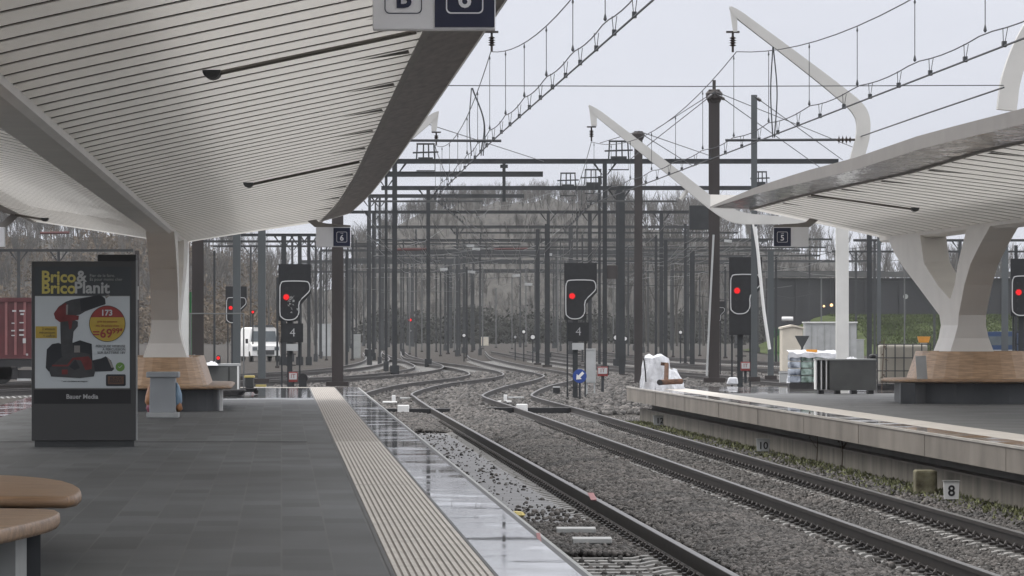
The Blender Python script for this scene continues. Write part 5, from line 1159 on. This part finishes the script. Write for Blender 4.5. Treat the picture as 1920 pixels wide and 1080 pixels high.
# blue arrow sign and trackside cabinets by the middle signal
d = 158; p = px(1087, 705, d); t = thing('arrow_sign', 'round blue sign with white arrow pointing down left beside the right track', 'sign', (p.x, d, -0.76))
dsc = MB().disc((0, 0, p.z + 0.76), 13*d/F, 0.03, 28).build('disc', M['arrow_blue'], t)
b = MB(); zc = p.z + 0.76; s = 13*d/F
def rot45(x, z): c_ = math.sqrt(.5); return (x*c_ - z*c_, x*c_ + z*c_)
arr = [(-0.72, 0), (-0.1, 0.52), (-0.1, 0.2), (0.72, 0.2), (0.72, -0.2), (-0.1, -0.2), (-0.1, -0.52)]
b.prism([(rot45(x, z)[0]*s, -0.012, rot45(x, z)[1]*s + zc) for x, z in arr], (0, 0.008, 0)); b.build('arrow', M['white_paint'], dsc)
MB().tube([(0, 0.06, 0), (0, 0.06, zc)], 0.035, 8).build('post', M['mast_dark'], t)
def cabinet(X0, X1, y0, y1, label, m='cabinet_grey', z0=-0.76, legs=True, cat='cabinet', d=None, name='trackside_cabinet'):
    d = d or dep(y1, z0); a, c = px(X0, y0, d), px(X1, y1, d); W = c.x - a.x; H = a.z - c.z; zb = c.z
    t = thing(name, label, cat, ((a.x+c.x)/2, d, zb)); lh = 0.28*H if legs else 0
    cs_ = MB().box((0, 0.15, lh + (H-lh)/2), (W, 0.35, H-lh)).build('case', M[m], t, bevel=0.015)
    MB().box((0, 0.15, H + 0.02), (W*1.08, 0.4, 0.04)).build('roof', M['pale_grey'], t)
    MB().box((W*0.02, -0.032, lh + (H-lh)/2), (W*0.82, 0.012, (H-lh)*0.88)).build('door', M[m], cs_)
    if legs:
        for sx in (-1, 1): MB().box((sx*W*0.38, 0.1, lh/2), (0.05, 0.06, lh)).build('leg', M['pale_grey'], t)
    return t
cabinet(1098, 1117, 656, 742, 'tall pale trackside cabinet on legs behind the blue arrow sign', 'pale_grey')
cabinet(1037, 1050, 727, 742, 'small black bollard-like box with white cap left of the arrow sign', 'black', legs=False, cat='box', name='track_box')
cabinet(596, 620, 608, 668, 'pale green-grey equipment kiosk left of the rusty platform-end mast', 'pale_grey', legs=False)
cabinet(660, 676, 628, 672, 'stepped grey concrete box among the masts left of centre', 'cabinet_grey', legs=False)
cabinet(684, 700, 655, 674, 'low black box among the left yard masts', 'black', legs=False, cat='box')
cabinet(900, 916, 632, 648, 'small cream box far off in the yard centre', 'cream', legs=False, cat='box')
cabinet(1592, 1620, 637, 680, 'grey metal cupboard behind the white canopy post', 'cabinet_grey', legs=False)
# red-white IT lamp boxes
def it_box(X0, X1, y0, y1, d, label, z0):
    a, c = px(X0, y0, d), px(X1, y1, d); W = c.x-a.x; H = a.z-c.z; t = thing('it_marker', label, 'marker', ((a.x+c.x)/2, d, c.z), 0, 'red framed IT markers')
    ic = MB().box((0, 0.1, H/2), (W*1.08, 0.2, H*1.05)).build('case', M['red_paint'], t, bevel=0.01); MB().box((0, -0.005, H*0.58), (W*0.95, 0.012, H*0.66)).build('face', M['signal_white'], ic)
    MB().text('IT', H*0.62, (0, -0.014, H*0.58)).build('letters', M['red_paint'], ic); MB().box((0, 0.1, (z0 - c.z)/2), (W*0.3, 0.1, c.z - z0 + 0.02)).build('foot', M['mast_dark'], t)
it_box(542, 557, 698, 716, 138, 'red-framed IT marker on the ground just beyond the left platform end', -0.76); it_box(1121, 1139, 688, 705, 175, 'red-framed IT marker right of the tall pale cabinet', -0.76); it_box(1390, 1406, 679, 695, 133, 'red-framed IT marker below the signal near sign 5', ZR)
d = 138; p = px(568, 708, d); t = thing('track_lever', 'round dark lever unit next to the left IT marker', 'track device', (p.x, d, -0.4)); MB().disc((0, 0, 0.56), 0.13, 0.12, 14).build('wheel', M['black'], t); MB().box((0, 0.06, 0.28), (0.2, 0.2, 0.46)).build('body', M['mast_dark'], t)

# ------------------------------------------------------------------ clutter on the left platform end
c0, c1 = px(384, 738, 116), px(447, 738, 116); zt = 1.6 - (684-610)*116/F
t = thing('equipment_crate', 'grey crate with pale top and edge behind the left bench', 'crate', ((c0.x+c1.x)/2, 116.4, 0)); W = c1.x - c0.x
MB().box((0, 0, zt/2), (W, 0.8, zt - 0.04)).build('case', M['panel_slate'], t); MB().box((0, 0, zt), (W*1.03, 0.84, 0.05)).build('top', M['pale_grey'], t); MB().box((W*0.49, -0.41, zt/2), (0.04, 0.04, zt - 0.06)).build('corner', M['white_paint'], t); MB().box((W*0.22, -0.405, zt/2), (0.02, 0.02, zt - 0.1)).build('strap', M['black'], t)
p = px(409, 683, 116); t = thing('red_lantern', 'black lantern with glowing red lens on the grey crate', 'lantern', (p.x, 116.1, zt + 0.025)); MB().lathe([(0.05, 0), (0.06, 0.05), (0.05, 0.17), (0.03, 0.2)], (0, 0, 0), 12).build('body', M['black'], t); lb_ = C.objects[-1]; MB().disc((0, -0.06, 0.13), 0.035, 0.03, 12).build('lens', M['red_lamp'], lb_)
def cloth(X0, X1, y0, y1, d, label, m='tarp_white', name='crumpled_sheet'):
    a, c = px(X0, y0, d), px(X1, y1, d); r = random.Random(X0); nx_, ny_ = 14, 6; vs = []
    for j in range(ny_+1):
        for i in range(nx_+1):
            u, v = i/nx_, j/ny_; h = (a.z - c.z)*(math.sin(math.pi*u)**0.6)*math.sin(math.pi*v)**0.6*(0.55 + 0.45*r.random()); vs.append((a.x + (c.x-a.x)*u, d - 0.3 + 0.6*v, c.z + h))
    tag(MB().add(vs, [(j*(nx_+1)+i, j*(nx_+1)+i+1, (j+1)*(nx_+1)+i+1, (j+1)*(nx_+1)+i) for j in range(ny_) for i in range(nx_)]).build(name, M[m]), label, 'sheet')
cloth(350, 376, 664, 674, 102, 'white crumpled sheet on the left bench backrest'); cloth(384, 410, 676, 685, 116, 'white crumpled sheet on the grey crate beside the lantern')
d = 117.5; p = px(468, 740, d); t = thing('track_trolley', 'small dark wheeled trolley with a yellowish block beside the blue-grey mast', 'trolley', (p.x, d, 0))
MB().box((-0.05, 0, 0.10), (0.46, 0.4, 0.09)).build('deck', M['black'], t, bevel=0.01); MB().box((0, 0, 0.27), (0.2, 0.25, 0.24)).build('block', M['dark_grey'], t, bevel=0.02); MB().box((0, 0, 0.41), (0.24, 0.28, 0.05)).build('lid', M['yellow'], t, bevel=0.01); MB().box((0.26, 0.1, 0.2), (0.24, 0.2, 0.05)).build('tray', M['yellow'], t)
for sx in (-0.24, 0.16): MB().disc((sx, -0.2, 0.06), 0.055, 0.05, 10).build('wheel', M['tyre'], t)
d = 112; p = px(425, 745, d); t = thing('rubber_mat', 'dark lump of cable lying at the foot of the grey crate', 'cable coil', (px(436,0,115.5).x, 115.2, 0)); b = MB()
for k in range(4): b.tube([(0.24*math.cos(a)*(1+.1*k), 0.2*math.sin(a), 0.03+0.03*k) for a in [2*math.pi*i/12 for i in range(13)]], 0.025, 5)
b.build('coil', M['black'], t)
b = MB(); c = px(395, 588, 120); b.tube([px(355, 588, 120), px(458, 588, 120)], 0.018, 6); b.tube([px(457, 588, 120), (px(457, 0, 120).x, 120, 0)], 0.02, 6); b.tube([px(357, 588, 120), (px(357, 0, 120).x, 120, 0)], 0.02, 6)
tag(b.build('rail_barrier', M['mast_light']), 'thin grey handrail crossing in front of the small left signal', 'railing')

# white van, behind the left masts
d = 330; p = px(498, 682, d); t = thing('white_van', 'white delivery van parked facing the camera beyond the left platform', 'van', (p.x, d, -0.78), R(12))
k = 1.0
prof = [(-1.0, 0.35), (1.0, 0.35), (1.02, 1.0), (0.97, 1.35), (0.82, 2.15), (0.7, 2.25), (-0.7, 2.25), (-0.82, 2.15), (-0.97, 1.35), (-1.02, 1.0)]
b = MB(); b.prism([(x, 0.75, z) for x, z in prof], (0, 4.2, 0)); b.add([(x, 0.75, z) for x, z in ((-0.98, 1.3), (0.98, 1.3))] + [(x, -0.1, z) for x, z in ((0.9, 1.05), (-0.9, 1.05), (-0.95, 0.4), (0.95, 0.4))] + [(0.98, 0.75, 0.4), (-0.98, 0.75, 0.4)], [(0, 3, 2, 1), (3, 4, 5, 2), (1, 2, 5, 6), (0, 7, 4, 3)]); b.build('body', M['white_paint'], t)
MB().add([(-0.86, 0.72, 1.32), (0.86, 0.72, 1.32), (0.76, 0.735, 2.0), (-0.76, 0.735, 2.0)], [(0, 1, 2, 3)]).build('windscreen', M['glass_mid'], t)
MB().box((1.0, 1.6, 1.6), (0.1, 0.9, 0.6)).build('side_window', M['glass_dark'], t); MB().box((0, 1.0, 2.33), (1.2, 0.6, 0.14)).build('roof_rack', M['bench_grey'], t)
MB().box((0, -0.13, 0.62), (1.1, 0.06, 0.3)).build('grille', M['dark_grey'], t)
for sx in (-1, 1):
    MB().box((sx*0.72, -0.12, 0.86), (0.3, 0.06, 0.22)).build('headlight', M['glass_mid'], t)
    for yy in (0.55, 3.8): MB().lathe([(0.33, -0.11), (0.36, 0), (0.33, 0.11)], (0, 0, 0), 16).build('wheel', M['tyre'], t); w_ = bpy.context.scene.collection.objects[-1]; w_.location = (sx*0.88, yy, 0.36); w_.rotation_euler = (0, R(90), 0)
    MB().box((sx*1.15, 0.55, 1.35), (0.16, 0.1, 0.3)).build('mirror', M['black'], t)

# red container wagon
d = 186; x1 = px(140, 0, d).x; x0 = x1 - 12.2; zb, ztp = 1.6 - 62*d/F, 1.6 + 52*d/F
t = thing('container_wagon', 'flat railway wagon under the red container on the far left', 'wagon', ((x0+x1)/2, d, -0.55), world=True)
MB().box(((x0+x1)/2, d+1.2, zb-0.17), (12.6, 2.5, 0.28)).build('frame', M['wagon_dark'], t)
b = MB(); b.box(((x0+x1)/2 + 1, d+0.1, zb-0.55), (6.0, 0.2, 0.45)); b.box((x1-1.8, d+0.15, zb-0.6), (2.3, 0.2, 0.35)); b.build('underframe', M['wagon_dark'], t)
for xx in (x1-2.7, x1-0.9, x0+0.9, x0+2.7):
    MB().disc((xx, d, zb-0.53), 0.42, 0.12, 20).build('wheel', M['tyre'], t)
MB().box((px(45,0,d).x, d-0.02, zb-0.78), (0.5, 0.12, 0.08)).build('brake_step', M['pale_grey'], t)
t = thing('shipping_container', 'dark red corrugated shipping container on the far left wagon', 'container', ((x0+x1)/2, d, zb), world=True)
MB().box(((x0+x1)/2, d+1.2, (zb+ztp)/2), (12.2, 2.44, ztp-zb)).build('body', M['container_red'], t); cb_ = C.objects[-1]
for k in range(36): MB().box((x0 + 0.17 + 0.34*k, d-0.03, (zb+ztp)/2), (0.09, 0.07, ztp-zb-0.12)).build('rib', M['container_rib'], t)
MB().box(((x0+x1)/2, d-0.04, ztp-0.08), (12.2, 0.1, 0.16)).build('top_rail', M['container_red'], t); MB().box(((x0+x1)/2, d-0.04, zb+0.06), (12.2, 0.1, 0.14)).build('bottom_rail', M['container_red'], t)
for (X, y, wp, hp) in ((27, 583, 9, 3), (42, 583, 13, 3), (42, 589, 8, 3), (25, 620, 9, 2.5), (41, 619, 12, 3), (41, 628, 11, 3), (25, 629, 8, 2), (46, 639, 7, 9), (51, 665, 5, 4), (41, 605, 10, 2), (25, 606, 7, 2)):
    p = px(X, y, d); MB().box((p.x, d-0.085, p.z), (wp*d/F*0.8, 0.01, hp*d/F)).build('marking', M['pale_grey'], cb_)

# ------------------------------------------------------------------ clutter on the right platform end
def lump(name, P, label, cat, m, k=1.0): pass
d = 119.5
def tarp():
    t = thing('tarpaulin_heap', 'white plastic big bag and tarpaulin heap at the right platform end', 'tarpaulin', px(1240, 718, d), world=True)
    def blob(X0, X1, yt, dy, top, seed, amp):
        a, c = px(X0, 720, d), px(X1, yt, d); cx = (a.x + c.x)/2; rw, h = (c.x - a.x)/2, c.z - ZR; r = random.Random(seed); ph = [r.uniform(0, 6.28) for _ in range(8)]
        nu, nv = 44, 16; vs = []
        for j in range(nv + 1):
            v = j/nv; prof = (1 - (1-top)*v**1.6) * (1.0 if v < 0.93 else 1 - 0.35*((v-0.93)/0.07)**2)
            for i in range(nu):
                th = 2*math.pi*i/nu; w_ = amp*(math.sin(5*th + ph[0] + 4*v) + 0.7*math.sin(9*th + ph[1] - 6*v) + 0.5*abs(math.sin(7*th + ph[2] + 9*v)) + 0.4*math.sin(17*th + ph[3] + 13*v))
                sq = 1/max(abs(math.cos(th)), abs(math.sin(th)))**0.5
                vs.append((cx + rw*(prof*sq*0.92 + w_)*math.cos(th), d + dy + 0.36*(prof*sq + w_)*math.sin(th), ZR + 0.004 + h*v + 0.03*math.sin(3*th + ph[4])*v))
        fs = [(j*nu+i, j*nu+(i+1) % nu, (j+1)*nu+(i+1) % nu, (j+1)*nu+i) for j in range(nv) for i in range(nu)] + [tuple(range(nv*nu, (nv+1)*nu))]
        return MB().add(vs, fs)
    blob(1200, 1260, 666, 0.0, 0.74, 5, 0.055).build('bag', M['tarp_white'], t)
    blob(1226, 1283, 693, -0.12, 0.45, 8, 0.06).build('sheet', M['tarp_white'], t)
    b = MB(); b.tube([px(1207, 672, d-0.42), px(1210, 695, d-0.44), px(1211, 716, d-0.44)], 0.018, 5); b.build('strap', M['black'], t)
tarp()
t = thing('rusty_pipe', 'rust-brown bent pipe lying against the white tarpaulin heap', 'pipe', px(1250, 718, 118.3), world=True)
MB().tube([px(1236, 717, 118.2), px(1278, 715, 118.6)], 0.065, 10).build('lying_pipe', M['rust'], t); MB().tube([px(1249, 714, 118.5), px(1250, 683, 118.9), px(1239, 682, 118.9)], [0.055, 0.055, 0.04], 10).build('upright_pipe', M['rust'], t); MB().disc(px(1237, 717, 118.05), 0.068, 0.05, 12).build('mouth', M['black'], t)
p = px(1373, 716, 128); o = MB().taper((p.x, 128, ZR + 0.004), (0.30, 0.25, 1), (p.x + 0.02, 128, ZR + 0.19), (0.22, 0.2, 1)).build('plastic_sack', M['tarp_white'], bevel=0.04); tag(o, 'small white sack at the foot of the signal near sign 5', 'sack'); cloth(1475, 1481, 700, 718, 125, 'small white bag left of the wrapped pallet', name='small_bag')
cabinet(1462, 1481, 700, 718, 'low pale box left of the wrapped pallet', 'pale_grey', ZR, False, 'box', 127)
# wrapped pallet
def pallet():
    d = 119; a, c = px(1480, 668, d), px(1566, 733, d); t = thing('wrapped_pallet', 'pallet of green and blue goods wrapped in clear film with a white top sheet', 'pallet', ((a.x+c.x)/2, d, ZR), world=True)
    W = c.x - a.x
    MB().box(((a.x+c.x)/2, d+0.4, ZR+0.07), (W, 0.9, 0.14)).build('pallet_base', M['wagon_dark'], t)
    for k in range(4):
        for i in range(4):
            MB().box((a.x + W*(i+0.5)/4, d+0.4, ZR+0.15+0.17*k+0.08), (W/4*0.97, 0.85, 0.155)).build('pack', M['green_pack' if i in (1, 2) else 'blue_pack'], t, bevel=0.03)
    r = random.Random(2); vs = []; z = ZR + 0.84
    for j in range(4):
        for i in range(13): vs.append((a.x - 0.02 + (W+0.04)*i/12, d - 0.06 + 0.32*j, z + (0 if j in (0,) else 0.05) + r.uniform(-.02, .035)))
    n0 = len(vs); low = [(x, y - 0.005, z - 0.10 + r.uniform(-.03, .02)) for x, y, _ in vs[:13]]
    MB().add(vs + low, [(j*13+i, j*13+i+1, (j+1)*13+i+1, (j+1)*13+i) for j in range(3) for i in range(12)] + [(n0+i, n0+i+1, i+1, i) for i in range(12)]).build('cover_sheet', M['tarp_white'], t)
    MB().box((a.x + W*0.5, d+0.3, z + 0.06), (0.25, 0.3, 0.06)).build('orange_strap_roll', M['orange'], t)
pallet()
def panels():
    d = 110.5; a, c = px(1528, 675, d), px(1643, 737, d); t = thing('panel_stack', 'stack of dark grey panels with pale edges standing in a rack on the right platform', 'panel stack', ((a.x+c.x)/2, d, ZR), world=True); W = c.x-a.x; H = a.z - ZR
    MB().box((a.x + W*0.62, d+0.3, ZR + 0.05 + H/2), (W*0.76, 0.6, H - 0.06)).build('front_panel', M['panel_slate'], t)
    for i in range(6): MB().box((a.x + 0.03 + 0.055*i, d+0.3, ZR + 0.05 + H/2), (0.03, 0.6, H-0.1)).build('edge_panel', M['white_paint' if i % 2 == 0 else 'black'], t)
    MB().box(((a.x+c.x)/2, d+0.3, a.z + 0.01), (W, 0.65, 0.03)).build('top_sheet', M['pale_grey'], t)
    for i in range(4): MB().box((a.x + W*(0.1 + 0.27*i), d+0.2, ZR + 0.04), (0.12, 0.5, 0.08)).build('bearer', M['black'], t)
panels()
cloth(1585, 1610, 667, 676, 110.9, 'small white sheet lying on the grey panel stack'); p = px(1622, 672, 113.2); tag(MB().lathe([(0.06, 0), (0.09, 0.03), (0.08, 0.08), (0.02, 0.1)], (p.x, 110.8, 1.6 - 65*110.5/F + 0.03), 10).build('dark_bundle', M['black'], smooth=True), 'dark round bundle on the grey panel stack', 'bundle')
# cage container
def cage_box():
    d = 117; a, c = px(1645, 644, d), px(1745, 735, d); t = thing('cage_container', 'wire cage container with pale liner left of the right bench', 'cage', ((a.x+c.x)/2, d, ZR), world=True); W = c.x-a.x; zt = a.z
    MB().box(((a.x+c.x)/2, d+0.5, (ZR + 0.14 + zt)/2), (W*0.9, 0.8, zt - ZR - 0.2)).build('liner', mat('liner', (0.25, 0.235, 0.2), 0.5, var=0.1), t, bevel=0.06)
    b = MB()
    for i in range(7): X = a.x + W*i/6; b.tube([(X, d, ZR+0.12), (X, d, zt)], 0.014, 5)
    for z in (ZR+0.14, ZR+0.45, ZR+0.75, zt-0.02): b.tube([(a.x, d, z), (c.x, d, z)], 0.012, 5)
    b.build('mesh', M['mast_dark'], t); MB().box(((a.x+c.x)/2, d+0.5, ZR+0.06), (W, 1.0, 0.12)).build('skid', M['black'], t)
cage_box()
p = px(1660, 660, 116); t = thing('ivy_sprig', 'thin creeping plant on the left edge of the cage', 'plant', px(1652, 735, 116.6), world=True); b = MB(); r = random.Random(9); q = px(1653, 735, 116.6); b.tube([q, px(1655, 690, 116.6), px(1658, 636, 116.6)], 0.012, 5); b.build('stem', M['dry_stem'], t); b = MB()
for k in range(30): e = px(1650 + r.uniform(0, 16), 640 + r.uniform(0, 70), 116.5); b.add([e, e + Vector((r.uniform(-.06, .06), .01, r.uniform(-.06, .06))), e + Vector((r.uniform(-.06, .06), 0, r.uniform(-.06, .06)))], [(0, 1, 2)])
b.build('leaves', M['dry_stem'], t)
# sheds, sign and vehicles beyond the right platform
def shed(X0, X1, y0, y1, d, label, m, roof='pale_grey', ridge=0.0, seams=0, cat='shed'):
    a, c = px(X0, y0, d), px(X1, y1, d); W = c.x-a.x; zb = -0.78; H = a.z - zb; t = thing('equipment_shed', label, cat, ((a.x+c.x)/2, d, zb))
    MB().prism([(-W/2, 0, 0), (W/2, 0, 0), (W/2, 0, H), (0, 0, H + ridge), (-W/2, 0, H)], (0, 2.4, 0)).build('wall', M[m], t); wl_ = C.objects[-1]
    MB().prism([(-W/2 - 0.06, -0.1, H + 0.005), (0, -0.1, H + ridge + 0.005), (W/2 + 0.06, -0.1, H + 0.005), (W/2 + 0.06, -0.1, H + 0.09), (0, -0.1, H + ridge + 0.09), (-W/2 - 0.06, -0.1, H + 0.09)], (0, 2.6, 0)).build('roof', M[roof], t)
    for k in range(seams): MB().box((-W/2 + W*(k+1)/(seams+1), -0.02, H/2), (0.05, 0.04, H*0.96)).build('seam', M['pale_grey' if k % 2 else 'cabinet_grey'], t)
    MB().box((0.15*W, -0.015, H*0.42), (0.06, 0.03, 0.16)).build('door_handle', M['black'], wl_)
shed(1467, 1505, 617, 670, 240, 'cream gabled kiosk behind the wrapped pallet', 'cream', 'cream', 0.12)
shed(1510, 1606, 606, 672, 300, 'pale grey metal container shed behind the white canopy post', 'pale_grey', 'white_paint', 0.0, 7)
d = 320; p0, p1 = px(1466, 598, d), px(1487, 598, d); t = thing('white_tank', 'white rounded cylinder above the green fence behind the cream kiosk', 'tank', ((p0.x+p1.x)/2, d, p0.z), world=True); MB().tube([p0, p1], 0.14, 12).build('shell', M['white_paint'], t, smooth=True); MB().box(((p0.x+p1.x)/2, d+0.1, (p0.z - 0.78)/2 - 0.05), (0.1, 0.1, p0.z + 0.70)).build('stand', M['mast_far'], t)
b = MB(); A, B = px(1440, 620, 330), px(1520, 620, 330)
for k in range(26): b.box((A.x + (B.x-A.x)*k/25, 330, 0.35), (0.05, 0.05, 2.2))
b.box(((A.x+B.x)/2, 330.05, 1.2), (B.x-A.x, 0.04, 0.06)); b.box(((A.x+B.x)/2, 330.05, -0.2), (B.x-A.x, 0.04, 0.06)); tag(b.build('mesh_fence', M['green_dark']), 'dark green mesh fence behind the cream kiosk', 'fence')
d = 150; p = px(1504, 641, d); t = thing('give_way_sign', 'back of a triangular road sign in front of the cream kiosk', 'sign', (p.x, d, -0.76)); zc = p.z + 0.76; MB().prism([(-0.22, 0, zc+0.18), (0.22, 0, zc+0.18), (0, 0, zc-0.22)][::-1], (0, 0.03, 0)).build('plate', M['dark_grey'], t); MB().tube([(0, 0.06, 0), (0, 0.06, zc+0.15)], 0.03, 8).build('post', M['mast_far'], t)
d = 300; p = px(1732, 636, d); t = thing('orange_skip', 'small orange tray visible above the wire cage', 'box', (p.x, d, p.z - 0.2)); MB().taper((0, 0, 0), (0.55, 0.5, 1), (0, 0, 0.36), (0.75, 0.6, 1)).build('tray', M['orange'], t); MB().box((0, 0, -0.75), (0.4, 0.4, 1.5)).build('stand', M['cabinet_grey'], t)
d = 440; p = px(1698, 556, d); t = thing('round_road_sign', 'small round pale sign on a post before the viaduct', 'sign', (p.x, d, 1.9), world=True); MB().disc(p, 0.22, 0.04, 16).build('disc', M['cabinet_grey'], t); MB().tube([p + Vector((0, .06, 0)), Vector((p.x, d + .06, 1.5))], 0.05, 6).build('post', M['mast_far'], t)
def blue_van(X, d, label):
    p = px(X, 640, d); t = thing('blue_van', label, 'van', (p.x, d, -0.78), R(90), 'blue vans by the right edge'); 
    MB().prism([(-0.9, y_, z_) for y_, z_ in ((-2.3, 0.3), (2.3, 0.3), (2.3, 2.0), (-1.1, 2.05), (-1.6, 1.35), (-2.3, 1.1))], (1.8, 0, 0)).build('body', M['van_blue'], t)
    for k in range(3): MB().box((-0.905, -0.7 + 1.0*k, 1.5), (0.03, 0.8, 0.5)).build('window', M['glass_mid'], t)
    MB().box((-0.905, 0.2, 0.95), (0.03, 4.2, 0.07)).build('stripe', M['pale_grey'], t)
    for y_ in (-1.5, 1.4): 
        MB().lathe([(0.31, -0.1), (0.34, 0), (0.31, 0.1)], (0, 0, 0), 16).build('wheel', M['tyre'], t); o = C.objects[-1]; o.location = (-0.85, y_, 0.34); o.rotation_euler = (0, R(90), 0)
blue_van(1905, 290, 'dark blue van parked right of the right canopy column'); blue_van(1985, 280, 'second blue van cut off by the right edge')
